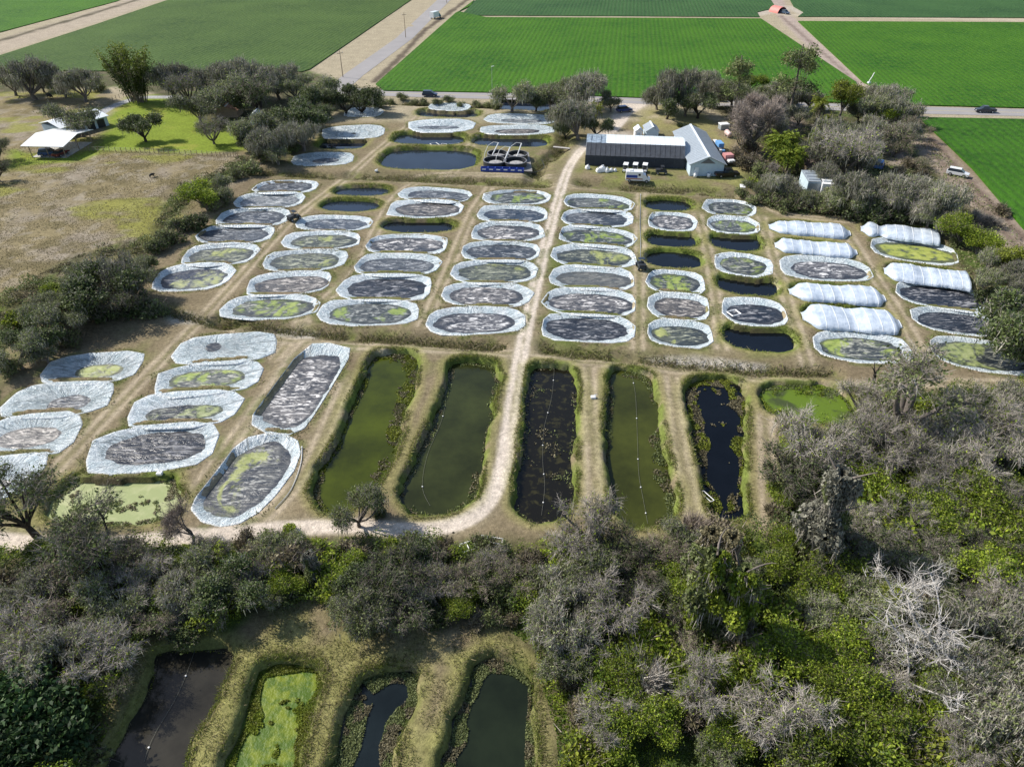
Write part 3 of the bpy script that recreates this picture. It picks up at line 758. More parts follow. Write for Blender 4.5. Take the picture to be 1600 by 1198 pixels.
# ------------------------------------------------------------------ lined ponds
M_LINER = mat_liner()
GREYD, GREYM, GREYL = (0.035, 0.040, 0.052), (0.125, 0.118, 0.112), (0.30, 0.28, 0.26)
M_COV = {
 'grey': mat_cover('pond_net_grey', (0.030, 0.037, 0.050), (0.11, 0.12, 0.13), (0.30, 0.31, 0.32), 0.6, 0.8),
 'pale': mat_cover('pond_net_pale', (0.06, 0.075, 0.09), (0.22, 0.23, 0.235), (0.40, 0.41, 0.41), 0.8, 0.9),
 'blue': mat_cover('pond_net_blue_grey', (0.022, 0.034, 0.055), (0.09, 0.105, 0.125), (0.32, 0.33, 0.34), 0.45, 0.8),
 'olive': mat_cover('pond_net_olive', (0.030, 0.038, 0.042), (0.13, 0.14, 0.10), (0.32, 0.33, 0.25), 0.7, 0.8, 0.35, (0.17, 0.20, 0.06), 0.2),
 'brown': mat_cover('pond_net_brown', (0.036, 0.036, 0.040), (0.16, 0.145, 0.13), (0.38, 0.35, 0.32), 0.75, 0.9, 0.0, ang=0.9),
 'streak': mat_cover('pond_net_streaked', (0.028, 0.032, 0.042), (0.18, 0.17, 0.165), (0.52, 0.50, 0.48), 0.8, 1.0, 0.0, ang=0.7),
 'fan': mat_cover('pond_net_fan', (0.03, 0.034, 0.045), (0.17, 0.165, 0.17), (0.55, 0.53, 0.52), 0.8, 1.0, 0.0, ang=1.3),
 'dark': mat_cover('pond_net_dark', (0.014, 0.018, 0.028), (0.060, 0.063, 0.070), (0.26, 0.26, 0.27), 0.45, 0.8, 0.0, ang=0.4),
 'silt': mat_cover('pond_silt', (0.07, 0.075, 0.075), (0.15, 0.15, 0.135), (0.22, 0.215, 0.20), 0.9, 0.5, 0.0, ang=0.3),
 'darkspot': mat_cover('pond_net_dark_blotched', (0.022, 0.028, 0.048), (0.05, 0.055, 0.07), (0.25, 0.26, 0.25), 0.3, 0.5, 0.7, (0.26, 0.28, 0.19), 0.3),
 'algae': mat_cover('pond_net_algae', (0.028, 0.034, 0.042), (0.13, 0.14, 0.12), (0.33, 0.33, 0.28), 0.6, 0.8, 0.85, (0.17, 0.24, 0.03), 0.4, 0.5, (0.31, 0.36, 0.10)),
 'algae2': mat_cover('pond_net_some_algae', (0.028, 0.036, 0.042), (0.12, 0.13, 0.125), (0.32, 0.33, 0.31), 0.65, 0.8, 0.5, (0.15, 0.22, 0.03), 0.6, 0.5, (0.26, 0.32, 0.09)),
 'algae2b': mat_cover('pond_net_algae_centre', (0.026, 0.032, 0.045), (0.12, 0.12, 0.11), (0.32, 0.32, 0.30), 0.6, 0.8, 0.5, (0.20, 0.23, 0.05), 0.9, 0.5, (0.32, 0.34, 0.13)),
 'algae3': mat_cover('pond_lime_algae', (0.04, 0.05, 0.05), (0.14, 0.15, 0.09), (0.25, 0.26, 0.18), 0.7, 0.4, 1.7, (0.24, 0.29, 0.04), 0.2, 0.6, (0.36, 0.38, 0.10)),
 'algae3s': mat_cover('pond_pale_algae', (0.07, 0.075, 0.06), (0.24, 0.24, 0.18), (0.42, 0.42, 0.36), 0.8, 0.8, 1.1, (0.26, 0.30, 0.06), 0.5, 0.6, (0.40, 0.42, 0.20)),
 'darkalg': mat_cover('pond_net_dark_algae', (0.012, 0.017, 0.024), (0.05, 0.055, 0.05), (0.26, 0.27, 0.22), 0.4, 0.6, 0.75, (0.17, 0.21, 0.06), 0.3, 0.4, (0.30, 0.33, 0.15)),
 'darkwet': mat_cover('pond_net_wet', (0.012, 0.014, 0.020), (0.05, 0.052, 0.06), (0.20, 0.20, 0.21), 0.55, 0.7, 0.0, ang=0.4, rough=0.3),
 'puddle': mat_cover('pond_puddle', (0.02, 0.026, 0.035), (0.05, 0.055, 0.065), (0.1, 0.1, 0.1), 0.3, 0.2),
}
def lined_pond(lab, outer, inner, cov, group, ri):
    rs = np.random.RandomState(100 + ri)
    c = outer.mean(0); N = 120
    # outward flaps and pulled corners of the sheet
    O = outer.copy()
    for i in range(len(O)):
        if rs.rand() < 0.16: O[i] = c + (O[i] - c) * (1 + rs.uniform(0.03, 0.07))
    A, s = resample(O, N)
    ang = np.arctan2(A[:, 1] - c[1], A[:, 0] - c[0])
    B, _ = resample(inner, 400)
    ci = inner.mean(0)
    # match inner points by closest direction of travel
    a0 = np.arctan2(A[:, 1] - ci[1], A[:, 0] - ci[0])
    e = np.linalg.norm(outer - c, axis=1).max()
    Bi = np.empty_like(A)
    ab = np.unwrap(np.arctan2(B[:, 1] - ci[1], B[:, 0] - ci[0]))
    for i in range(N):
        d = A[i] - ci
        q = np.argmin(np.abs((ab - a0[i] + np.pi) % (2 * np.pi) - np.pi))
        Bi[i] = B[q] + (B[q] - ci) * (fbm(np.array([B[q][0]]), np.array([B[q][1]]), 1.3, 400 + ri, 3)[0] - 0.5) * 0.16
    zi = -0.42 if 'main' in group else -0.6
    rings = [(-0.06, -0.12), (0.0, 0.06), (0.05, 0.07), (0.18, None), (0.38, None), (0.6, None), (0.8, None), (1.0, None)]
    V = []; UV = []
    w1 = rs.rand(6) * 6.28; fr = [9, 17, 31, 47, 5, 23]
    th = np.linspace(0, 2 * np.pi, N, endpoint=False)
    wr = sum(math.pow(0.75, k) * np.sin(fr[k] * th + w1[k]) for k in range(6)) / 2.5
    width = np.linalg.norm(A - Bi, axis=1)
    for t, z in rings:
        if t < 0: P = A + (A - Bi) / width[:, None] * 0.12
        else: P = A + (Bi - A) * t
        if z is None:
            zz = 0.07 + (zi - 0.07) * (t - 0.05) / 0.95 + wr * 0.07 * (1 - t) * min(1, t * 6)
        else: zz = z + wr * 0.02 * (z > 0) + np.zeros(N)
        V.append(np.c_[P - c, zz]); UV.append(np.c_[s, np.maximum(t, 0) * width])
    V = np.vstack(V); UV = np.vstack(UV); K = len(rings)
    F = [(k * N + i, k * N + (i + 1) % N, (k + 1) * N + (i + 1) % N, (k + 1) * N + i) for k in range(K - 1) for i in range(N)]
    root = thing('lined_pond', lab, 'fish pond', (c[0], c[1], 0), 0, group)
    if cov is None:                          # sheet lies across the whole pond, crumpled
        rr = []; cc = np.array([0, 0]); L0 = V[-N:, :2]
        VV = list(V)
        base = len(V) - N
        for k in range(1, 8):
            t = k / 8
            P = L0 * (1 - t)
            zz = zi + 0.12 * (fbm(P[:, 0] + c[0], P[:, 1] + c[1], 1.2, ri, 3) - 0.5) * 4
            VV += list(np.c_[P, zz]); UV = np.vstack([UV, np.c_[P[:, 0] * 2, np.full(N, 2.0)]])
            F += [(base + i, base + (i + 1) % N, base + N + (i + 1) % N, base + N + i) for i in range(N)]; base += N
        VV.append((0, 0, zi)); UV = np.vstack([UV, [[0, 2.0]]])
        V = np.array(VV)
        last = len(V) - 1
        F += [(base + i, base + (i + 1) % N, last, last) for i in range(N)]
        F4 = np.array([f for f in F if f[2] != f[3]])
        link('liner', np_mesh('liner', V, F4, [M_LINER], None, True, None, UV), root)
        return root
    link('liner', np_mesh('liner', V, F, [M_LINER], None, True, None, UV), root)
    # the sheet in the bottom
    L0 = V[-N:, :2]; lc = ci - c
    VV = []; K = 18
    for k in range(K):
        t = k / K
        P = (L0 - lc) * (1.012 * (1 - t)) + lc
        ed = 1 - smooth(np.full(N, t * 6))
        zz = zi + 0.012 + (fbm(P[:, 0] * 0.8 + P[:, 1] * .5 + c[0], P[:, 1] * 1.6 - P[:, 0] * .6 + c[1], 1.5, ri, 3) - 0.5) * 0.22 * (1 - ed)
        VV.append(np.c_[P, zz])
    VV = np.vstack(VV); VV = np.vstack([VV, [[lc[0], lc[1], zi]]])
    F = [(k * N + i, k * N + (i + 1) % N, (k + 1) * N + (i + 1) % N, (k + 1) * N + i) for k in range(K - 1) for i in range(N)]
    b = (K - 1) * N; last = len(VV) - 1
    F3 = [(b + i, b + (i + 1) % N, last) for i in range(N)]
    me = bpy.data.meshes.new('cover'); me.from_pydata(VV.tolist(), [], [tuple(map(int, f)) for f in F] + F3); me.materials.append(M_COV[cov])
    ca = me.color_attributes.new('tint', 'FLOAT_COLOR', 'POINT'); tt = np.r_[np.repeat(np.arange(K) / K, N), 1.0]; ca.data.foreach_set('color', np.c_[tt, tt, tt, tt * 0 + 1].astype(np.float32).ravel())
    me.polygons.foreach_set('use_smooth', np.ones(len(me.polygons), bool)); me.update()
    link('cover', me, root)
    return root
for i, (lab, o_, i_, cv, gr) in enumerate(LINED):
    rt = lined_pond(lab, o_, i_, cv, gr, i)
# ------------------------------------------------------------------ plants
def mat_leaf(name, c1, c2, trans=0.25, rough=0.6):
    m = NT(name)
    a = m.n('ShaderNodeAttribute', attribute_name='tint'); r = m.rnd()
    sx = m.n('ShaderNodeSeparateColor'); m.l(a.outputs['Color'], sx.inputs[0])
    c = m.mix(sx.outputs[0], c1, c2)
    k = m.math('MULTIPLY', m.mapr(r, 0, 1, 0.72, 1.35), m.mapr(sx.outputs[1], 0, 1, 0.6, 1.45))
    v = m.n('ShaderNodeVectorMath', operation='SCALE'); m.l(c, v.inputs[0]); m.l(k, v.inputs['Scale'])
    m.set(col=v.outputs[0], rough=rough, spec=0.3)
    t = m.n('ShaderNodeBsdfTranslucent'); m.l(v.outputs[0], t.inputs[0])
    ms = m.n('ShaderNodeMixShader'); ms.inputs[0].default_value = trans
    m.l(m.b.outputs[0], ms.inputs[1]); m.l(t.outputs[0], ms.inputs[2])
    m.l(ms.outputs[0], m.t.nodes['Material Output'].inputs[0])
    return m.m
def mat_bark(name, c1, c2):
    m = NT(name); n = m.noise(m.obj(), 3.0, 5, 0.7)
    m.set(col=m.mix(m.mapr(n, .3, .7), c1, c2), rough=0.9, spec=0.1); m.bump(n, 0.8, 0.08); return m.m
BARK = mat_bark('grey_brown_bark', (0.10, 0.085, 0.07), (0.22, 0.19, 0.165))
BARKD = mat_bark('dark_bark', (0.03, 0.025, 0.02), (0.09, 0.075, 0.06))
BARKW = mat_bark('bleached_wood', (0.38, 0.35, 0.32), (0.62, 0.58, 0.54))
BARKP = mat_bark('palm_bark', (0.14, 0.12, 0.09), (0.27, 0.23, 0.18))
L_OAK = mat_leaf('oak_leaves_dark', (0.048, 0.072, 0.022), (0.110, 0.140, 0.045), 0.3)
L_OLV = mat_leaf('oak_leaves_olive', (0.105, 0.135, 0.042), (0.215, 0.245, 0.095), 0.3)
L_GRN = mat_leaf('shrub_leaves_green', (0.080, 0.135, 0.012), (0.28, 0.34, 0.035), 0.4)
L_YEL = mat_leaf('leaves_yellow_green', (0.120, 0.155, 0.015), (0.22, 0.24, 0.03), 0.3)
L_TAN = mat_leaf('dry_vine_leaves', (0.120, 0.105, 0.055), (0.20, 0.175, 0.10), 0.2)
L_GRY = mat_leaf('grey_moss', (0.17, 0.168, 0.125), (0.31, 0.30, 0.24), 0.2, 0.9)
L_DK = mat_leaf('broad_dark_leaves', (0.018, 0.045, 0.012), (0.050, 0.095, 0.025), 0.15, 0.6)
T_GRY = mat_leaf('twigs_grey', (0.20, 0.178, 0.150), (0.42, 0.38, 0.33), 0.0, 0.9)
T_BRN = mat_leaf('twigs_brown', (0.15, 0.12, 0.095), (0.34, 0.28, 0.23), 0.0, 0.9)
T_DRK = mat_leaf('twigs_dark', (0.10, 0.088, 0.072), (0.24, 0.21, 0.175), 0.0, 0.9)
T_WHT = mat_leaf('twigs_bleached', (0.30, 0.28, 0.25), (0.52, 0.49, 0.45), 0.0, 0.9)
T_RED = mat_leaf('twigs_reddish', (0.21, 0.17, 0.145), (0.40, 0.34, 0.29), 0.0, 0.9)

def tube_np(P, r0, r1, n=5):
    P = np.asarray(P, float); N = len(P)
    T = np.gradient(P, axis=0); T /= np.linalg.norm(T, axis=1)[:, None] + 1e-9
    ref = np.array([0.31, 0.17, 0.93]) if abs(T[0, 2]) < 0.9 else np.array([1.0, 0.1, 0])
    A = np.cross(T, ref); A /= np.linalg.norm(A, axis=1)[:, None] + 1e-9; B = np.cross(T, A)
    rr = np.linspace(r0, r1, N)[:, None, None]
    th = np.linspace(0, 2 * np.pi, n, endpoint=False)
    V = P[:, None] + (A[:, None] * np.cos(th)[None, :, None] + B[:, None] * np.sin(th)[None, :, None]) * rr
    i = np.arange(N - 1)[:, None]; k = np.arange(n)[None]
    F = np.stack([i * n + k, i * n + (k + 1) % n, (i + 1) * n + (k + 1) % n, (i + 1) * n + k], -1).reshape(-1, 4)
    return V.reshape(-1, 3), F
class Acc:
    def __init__(s): s.V = []; s.F = []; s.M = []; s.C = []; s.n = 0
    def add(s, V, F, mi=0, C=None):
        s.V.append(V); s.F.append(np.asarray(F) + s.n); s.M.append(np.full(len(F), mi))
        s.C.append(np.tile([0.5, 0.5, 0.5], (len(V), 1)) if C is None else C); s.n += len(V)
    def mesh(s, name, mats): return np_mesh(name, np.vstack(s.V), np.vstack(s.F), mats, np.concatenate(s.M), False, np.vstack(s.C))
def quads(acc, P, size, rs, mi, up=0.3, c0=None, ar=0.6, bend=0.25):
    """leaf clumps: small bent rhombs at the points P"""
    n = len(P)
    a = rs.normal(size=(n, 3)); a[:, 2] *= (1 - up); a /= np.linalg.norm(a, axis=1)[:, None]
    b = rs.normal(size=(n, 3)); b -= a * (a * b).sum(1)[:, None]; b /= np.linalg.norm(b, axis=1)[:, None]
    s = size * rs.uniform(0.6, 1.4, (n, 1))
    nn = np.cross(a, b)
    V = np.stack([P - a * s, P + b * s * ar + nn * s * bend, P + a * s, P - b * s * ar + nn * s * bend], 1).reshape(-1, 3)
    F = np.arange(4 * n).reshape(n, 4)
    g = rs.rand(n)
    C = np.zeros((n, 4, 3)); C[:, :, 0] = (g if c0 is None else np.clip(c0 + rs.normal(0, 0.22, n), 0, 1))[:, None]; C[:, :, 1] = rs.rand(n)[:, None]
    acc.add(V, F, mi, C.reshape(-1, 3))
def slivers(acc, P, D, w, rs, mi, c0=None):
    """thin twigs from P along D"""
    n = len(P)
    s = rs.normal(size=(n, 3)); s -= D * ((s * D).sum(1) / ((D * D).sum(1) + 1e-9))[:, None]; s /= np.linalg.norm(s, axis=1)[:, None] + 1e-9
    s *= w * rs.uniform(0.7, 1.3, (n, 1)) / 2
    V = np.stack([P - s, P + s, P + D + s * 0.3, P + D - s * 0.3], 1).reshape(-1, 3)
    F = np.arange(4 * n).reshape(n, 4)
    C = np.zeros((n, 4, 3)); C[:, :, 0] = (rs.rand(n) if c0 is None else np.clip(c0 + rs.normal(0, 0.2, n), 0, 1))[:, None]; C[:, :, 1] = rs.rand(n)[:, None]
    acc.add(V, F, mi, C.reshape(-1, 3))
def bow(a, b, rs, k=0.12, n=5):
    a = np.array(a); b = np.array(b); L = np.linalg.norm(b - a)
    m = (a + b) / 2 + rs.normal(size=3) * L * k
    t = np.linspace(0, 1, n)[:, None]
    return a * (1 - t) ** 2 + 2 * m * t * (1 - t) + b * t * t
def make_tree(seed, rad=4.0, ht=6.2, base=0.8, flat=0.55, lev=(7, 42, 200), leaf=None, nleaf=0, lsize=0.16, lspread=0.55, twig=T_GRY, ntwig=12, tlen=0.7, tw=0.032,
              moss=0, bark=BARK, trunk_r=0.28, lobes=8, lean=0.3, shell=0.5, droop=0.0, thickb=1.0, name='tree', topgrn=0):
    rs = np.random.RandomState(seed)
    tk = Acc(); cr = Acc()
    fork = np.array([rs.normal() * lean, rs.normal() * lean, base])
    tp = bow((0, 0, -0.3), fork, rs, 0.06, 6)
    V, F = tube_np(tp, trunk_r * 1.25, trunk_r * 0.85, 8); tk.add(V, F)
    lob = [(rs.uniform(-1, 1), rs.uniform(-1, 1), rs.uniform(0.35, 1)) for _ in range(lobes)]
    lob = [(x * rad * 0.72, y * rad * 0.72, base + (ht - base) * (0.26 + 0.46 * z), rad * rs.uniform(0.22, 0.46)) for x, y, z in lob]
    def samp(n, rmin):
        out = []
        while len(out) < n:
            L = lob[rs.randint(len(lob))]
            d = rs.normal(size=3); d /= np.linalg.norm(d); r = L[3] * rs.uniform(rmin, 1) ** 0.6
            p = np.array([L[0] + d[0] * r, L[1] + d[1] * r, L[2] + d[2] * r * flat])
            if p[2] > 0.35 + 0.35 * base: out.append(p)
        return np.array(out)
    prev = [(fork, trunk_r * 0.8)]
    allp = [tp[-1:]]; 
    nodes = np.array([fork]); nr = np.array([trunk_r * 0.8])
    tgt0 = np.array([[L[0], L[1], L[2]] for L in lob]); 
    for li, cnt in enumerate(lev):
        T = tgt0 if li == 0 else samp(cnt, shell if li == len(lev) - 1 else 0.2)
        newn = []; newr = []
        last = li == len(lev) - 1
        for t in T:
            dd = np.linalg.norm(nodes - t, axis=1) + np.maximum(0, nodes[:, 2] - t[2]) * 1.3
            j = int(np.argmin(dd)) if li else 0
            r0 = nr[j] * (0.72 if li == 0 else 0.6); r1 = max(r0 * 0.45, 0.02)
            P = bow(nodes[j], t, rs, 0.13, 5)
            if droop: P[2:, 2] -= droop * np.linspace(0, 1, 3) ** 2
            V, F = tube_np(P, max(r0, 0.022) * thickb, r1 * thickb, 4 if not last else 3)
            if li < 2: tk.add(V, F)
            else: cr.add(V, F, 1, np.tile([0.55, 0.5, 0.5], (len(V), 1)))
            for q, p in enumerate(P[1:]):
                newn.append(p); newr.append(r0 + (r1 - r0) * (q + 1) / 4)
        nodes = np.vstack([nodes, newn]); nr = np.r_[nr, newr]
        term = np.array(newn).reshape(len(T), -1, 3)
    ends = term[:, -1]; mids = term[:, -2]
    E = np.vstack([ends, mids]); n = len(E)
    Dir = np.vstack([ends - mids, ends - mids]); Dir /= np.linalg.norm(Dir, axis=1)[:, None] + 1e-9
    ctr = np.array([0, 0, base + (ht - base) * 0.3])
    if ntwig:
        P = np.repeat(E, ntwig, 0) + rs.normal(size=(n * ntwig, 3)) * 0.12
        D = np.repeat(Dir, ntwig, 0) + rs.normal(size=(n * ntwig, 3)) * 0.65
        out = P - ctr; out /= np.linalg.norm(out, axis=1)[:, None]
        D = D + out * 0.4; D /= np.linalg.norm(D, axis=1)[:, None]
        D *= tlen * rs.uniform(0.4, 1.3, (len(D), 1)); 
        if droop: D[:, 2] -= droop * 0.6 * tlen
        slivers(cr, P, D, tw, rs, 1)
        # second order twigs
        k = rs.randint(0, len(P), len(P) // 2); D2 = D[k] * 0.5 + rs.normal(size=(len(k), 3)) * tlen * 0.3
        slivers(cr, P[k] + D[k] * 0.7, D2, tw * 0.7, rs, 1)
    if nleaf:
        P = np.repeat(E, nleaf, 0) + rs.normal(size=(n * nleaf, 3)) * lspread * np.array([1, 1, 0.7])
        cc = np.repeat(rs.rand(n), nleaf)
        quads(cr, P, lsize, rs, 0, 0.3, cc)
    if moss:
        P = np.repeat(E, moss, 0) + rs.normal(size=(n * moss, 3)) * 0.35
        D = np.c_[rs.normal(size=(len(P), 2)) * 0.08, -rs.uniform(0.3, 1.1, len(P))]
        slivers(cr, P, D, 0.10, rs, 2)
    if topgrn:
        top = ends[rs.permutation(len(ends))[:topgrn]]
        P = np.repeat(top, 40, 0) + rs.normal(size=(topgrn * 40, 3)) * 0.5
        quads(cr, P, 0.13, rs, 3, 0.3)
    root = bpy.data.objects.new(name, None)
    to = bpy.data.objects.new('trunk', tk.mesh('trunk', [bark])); to.parent = root
    co = bpy.data.objects.new('crown', cr.mesh('crown', [leaf or L_OLV, twig, L_GRY, L_GRN])); co.parent = root
    Vv = np.vstack(cr.V)
    root['_w'] = float(np.percentile(np.hypot(Vv[:, 0], Vv[:, 1]), 93) * 2); root['_h'] = float(np.percentile(Vv[:, 2], 50))
    return root
def make_shrub(seed, leaf, twig=T_BRN, rad=1.5, ht=1.7, n=1500, size=0.13, ntw=300, name='shrub', lob=5):
    rs = np.random.RandomState(seed); cr = Acc(); st = Acc()
    Ls = [(rs.uniform(-1, 1) * rad * 0.6, rs.uniform(-1, 1) * rad * 0.6, ht * rs.uniform(0.3, 0.62), rad * rs.uniform(0.35, 0.6)) for _ in range(lob)]
    for L in Ls:
        V, F = tube_np(bow((L[0] * 0.2, L[1] * 0.2, -0.2), (L[0], L[1], L[2]), rs, 0.1, 4), 0.05, 0.02, 4); st.add(V, F)
    ncl = 34
    cl = []
    for k in range(ncl):
        L = Ls[rs.randint(lob)]; d = rs.normal(size=3); d[2] = abs(d[2]) * 1.1 - 0.3; d /= np.linalg.norm(d)
        cl.append((L[0] + d[0] * L[3], L[1] + d[1] * L[3], max(0.1, L[2] + d[2] * L[3] * 0.9)))
    cl = np.array(cl); q = rs.randint(0, ncl, n)
    P = cl[q] + rs.normal(size=(n, 3)) * rad * 0.15; P[:, 2] = np.abs(P[:, 2])
    if n: quads(cr, P, size, rs, 0, 0.3, rs.rand(ncl)[q])
    q = rs.randint(0, ncl, ntw); P = cl[q] * 0.8 + rs.normal(size=(ntw, 3)) * rad * 0.14; P[:, 2] = np.abs(P[:, 2])
    D = cl[q] * 0.35 + rs.normal(size=(ntw, 3)) * 0.25; D[:, 2] = np.abs(D[:, 2]) + 0.1
    slivers(cr, P, D, 0.035, rs, 1)
    root = bpy.data.objects.new(name, None)
    o = bpy.data.objects.new('stem', st.mesh('stem', [BARKD])); o.parent = root
    o = bpy.data.objects.new('foliage', cr.mesh('foliage', [leaf, twig])); o.parent = root
    root['_w'] = rad * 2.0; root['_h'] = ht * 0.5
    return root
def frond(acc, base, az, L, rise, sag, rs, mi, n=11, wid=0.5, lw=0.07):
    t = np.linspace(0, 1, n)
    h = np.array([math.cos(az), math.sin(az), 0]); s = np.array([-h[1], h[0], 0])
    P = base + h * (L * t)[:, None] * 0.9 + np.array([0, 0, 1]) * (rise * t - sag * t * t)[:, None]
    V, F = tube_np(P, 0.035, 0.012, 3); acc.add(V, F, mi, np.tile([0.7, 0.5, 0], (len(V), 1)))
    k = np.repeat(np.arange(1, n), 5); sg = rs.choice([-1, 1], len(k))
    w = wid * np.sin(np.pi * (0.12 + 0.83 * t[k]))
    D = s * (sg * w)[:, None] + h * (w * 0.55)[:, None] + np.array([0, 0, -0.28]) * w[:, None]
    slivers(acc, P[k] + rs.normal(size=(len(k), 3)) * 0.05, D, lw, rs, mi)
def make_palm(seed, ht=6, nf=26, L=2.2, leaf=L_YEL, dead=14, name='palm_tree', stems=1, lw=0.07):
    rs = np.random.RandomState(seed); tk = Acc(); cr = Acc(); dd = Acc()
    for s in range(stems):
        off = np.array([rs.normal() * (0.8 if stems > 1 else 0), rs.normal() * (0.8 if stems > 1 else 0), 0])
        top = off + np.array([rs.normal() * 0.4, rs.normal() * 0.4, ht * rs.uniform(0.7, 1)])
        V, F = tube_np(bow(off - np.array([0, 0, .3]), top, rs, 0.03, 7), 0.2, 0.16, 8); tk.add(V, F)
        for k in range(nf // (1 if stems == 1 else 2)):
            u = rs.rand(); frond(cr, top, rs.uniform(0, 6.28), L * rs.uniform(0.75, 1.1), L * (1.0 - 1.3 * u), L * (0.35 + 0.5 * u), rs, 0, lw=lw)
        for k in range(dead):
            frond(dd, top - np.array([0, 0, 0.2]), rs.uniform(0, 6.28), L * 0.45, -L * 0.5, L * 0.5, rs, 0)
    root = bpy.data.objects.new(name, None)
    o = bpy.data.objects.new('trunk', tk.mesh('trunk', [BARKP])); o.parent = root
    o = bpy.data.objects.new('crown', cr.mesh('crown', [leaf])); o.parent = root
    if dead:
        o = bpy.data.objects.new('dead_frond', dd.mesh('dead_frond', [L_TAN])); o.parent = root; o['label'] = 'brown dead fronds hanging round the trunk top'
    root['_w'] = L * 1.9; root['_h'] = ht * 0.85
    return root
def make_bamboo(seed):
    rs = np.random.RandomState(seed); tk = Acc(); cr = Acc()
    for k in range(46):
        a = rs.uniform(0, 6.28); r = rs.uniform(0, 1.3); b = np.array([math.cos(a) * r, math.sin(a) * r, -0.2])
        t = b + np.array([math.cos(a) * rs.uniform(0.6, 3.2), math.sin(a) * rs.uniform(0.6, 3.2), rs.uniform(5, 8.5)])
        m = (b + t) / 2 + np.array([0, 0, 1.6]); u = np.linspace(0, 1, 9)[:, None]
        P = b * (1 - u) ** 2 + 2 * m * u * (1 - u) + t * u * u
        V, F = tube_np(P, 0.06, 0.02, 4); tk.add(V, F)
        q = rs.randint(2, 9, 190); PP = P[q] + rs.normal(size=(190, 3)) * 0.32
        quads(cr, PP, 0.17, rs, 0, 0.1, np.clip((PP[:, 2] - 4) / 5, 0, 1), 0.35)
    root = bpy.data.objects.new('bamboo', None)
    o = bpy.data.objects.new('culm', tk.mesh('culm', [BARKP])); o.parent = root
    o = bpy.data.objects.new('foliage', cr.mesh('foliage', [mat_leaf('bamboo_leaves', (0.035, 0.055, 0.01), (0.16, 0.19, 0.02))])); o.parent = root
    root['_w'] = 7.0; root['_h'] = 4.5
    return root
def make_column(seed, leaf, leaf2, ht=7, rad=1.1, name='tree'):
    """a dead trunk wrapped in vines"""
    rs = np.random.RandomState(seed); tk = Acc(); cr = Acc()
    V, F = tube_np(bow((0, 0, -.3), (rs.normal() * .5, rs.normal() * .5, ht), rs, 0.05, 8), 0.3, 0.1, 7); tk.add(V, F)
    for k in range(6):
        z = ht * rs.uniform(0.5, 0.98); a = rs.uniform(0, 6.28)
        V, F = tube_np(bow((0, 0, z), (math.cos(a) * 1.6, math.sin(a) * 1.6, z + rs.uniform(0.2, 1.5)), rs, 0.15, 5), 0.09, 0.02, 4); tk.add(V, F)
    n = 7000; z = rs.rand(n) ** 0.8 * ht; w = rad * (1.25 - 0.75 * z / ht) * (1 + 0.35 * np.sin(z * 2.3 + seed)); a = rs.uniform(0, 6.28, n); r = w * rs.uniform(0.6, 1.05, n) * (1 + 0.3 * np.sin(3 * a + z))
    P = np.c_[np.cos(a) * r, np.sin(a) * r, z]
    c = vnoise(a * 1.5, z, 0.9, seed)
    m = vnoise(a * 1.0, z, 1.6, seed + 5) > 0.5
    quads(cr, P[m], 0.14, rs, 0, 0.2, c[m]); quads(cr, P[~m], 0.14, rs, 1, 0.2, c[~m])
    D = np.c_[rs.normal(size=(900, 2)) * 0.15, -rs.uniform(0.3, 1.2, 900)]
    slivers(cr, P[:900], D, 0.06, rs, 2)
    root = bpy.data.objects.new(name, None)
    o = bpy.data.objects.new('trunk', tk.mesh('trunk', [BARK])); o.parent = root
    o = bpy.data.objects.new('crown', cr.mesh('crown', [leaf, leaf2, T_GRY])); o.parent = root
    root['_w'] = rad * 2.3; root['_h'] = ht * 0.5
    return root
def make_pine(seed, ht=11):
    rs = np.random.RandomState(seed); tk = Acc(); cr = Acc()
    V, F = tube_np(bow((0, 0, -.3), (rs.normal() * .6, rs.normal() * .6, ht), rs, 0.03, 8), 0.24, 0.07, 7); tk.add(V, F)
    for k in range(26):
        z = ht * rs.uniform(0.38, 0.99); a = rs.uniform(0, 6.28); L = rs.uniform(0.8, 2.4) * (1.25 - 0.5 * z / ht)
        e = np.array([math.cos(a) * L, math.sin(a) * L, z + rs.uniform(-0.3, 0.8)])
        V, F = tube_np(bow((0, 0, z), e, rs, 0.12, 5), 0.06, 0.02, 4); tk.add(V, F)
        P = e + rs.normal(size=(130, 3)) * np.array([0.5, 0.5, 0.35]); quads(cr, P, 0.15, rs, 0, 0.2, np.full(130, rs.rand()))
        P = e * np.array([.7, .7, 1]) + rs.normal(size=(20, 3)) * 0.4; slivers(cr, P, np.c_[rs.normal(size=(20, 2)) * .05, -rs.uniform(.3, 1, 20)], 0.07, rs, 1)
    root = bpy.data.objects.new('tree', None)
    o = bpy.data.objects.new('trunk', tk.mesh('trunk', [BARK])); o.parent = root
    o = bpy.data.objects.new('crown', cr.mesh('crown', [L_OLV, L_GRY])); o.parent = root
    root['_w'] = 4.6; root['_h'] = ht * 0.66
    return root

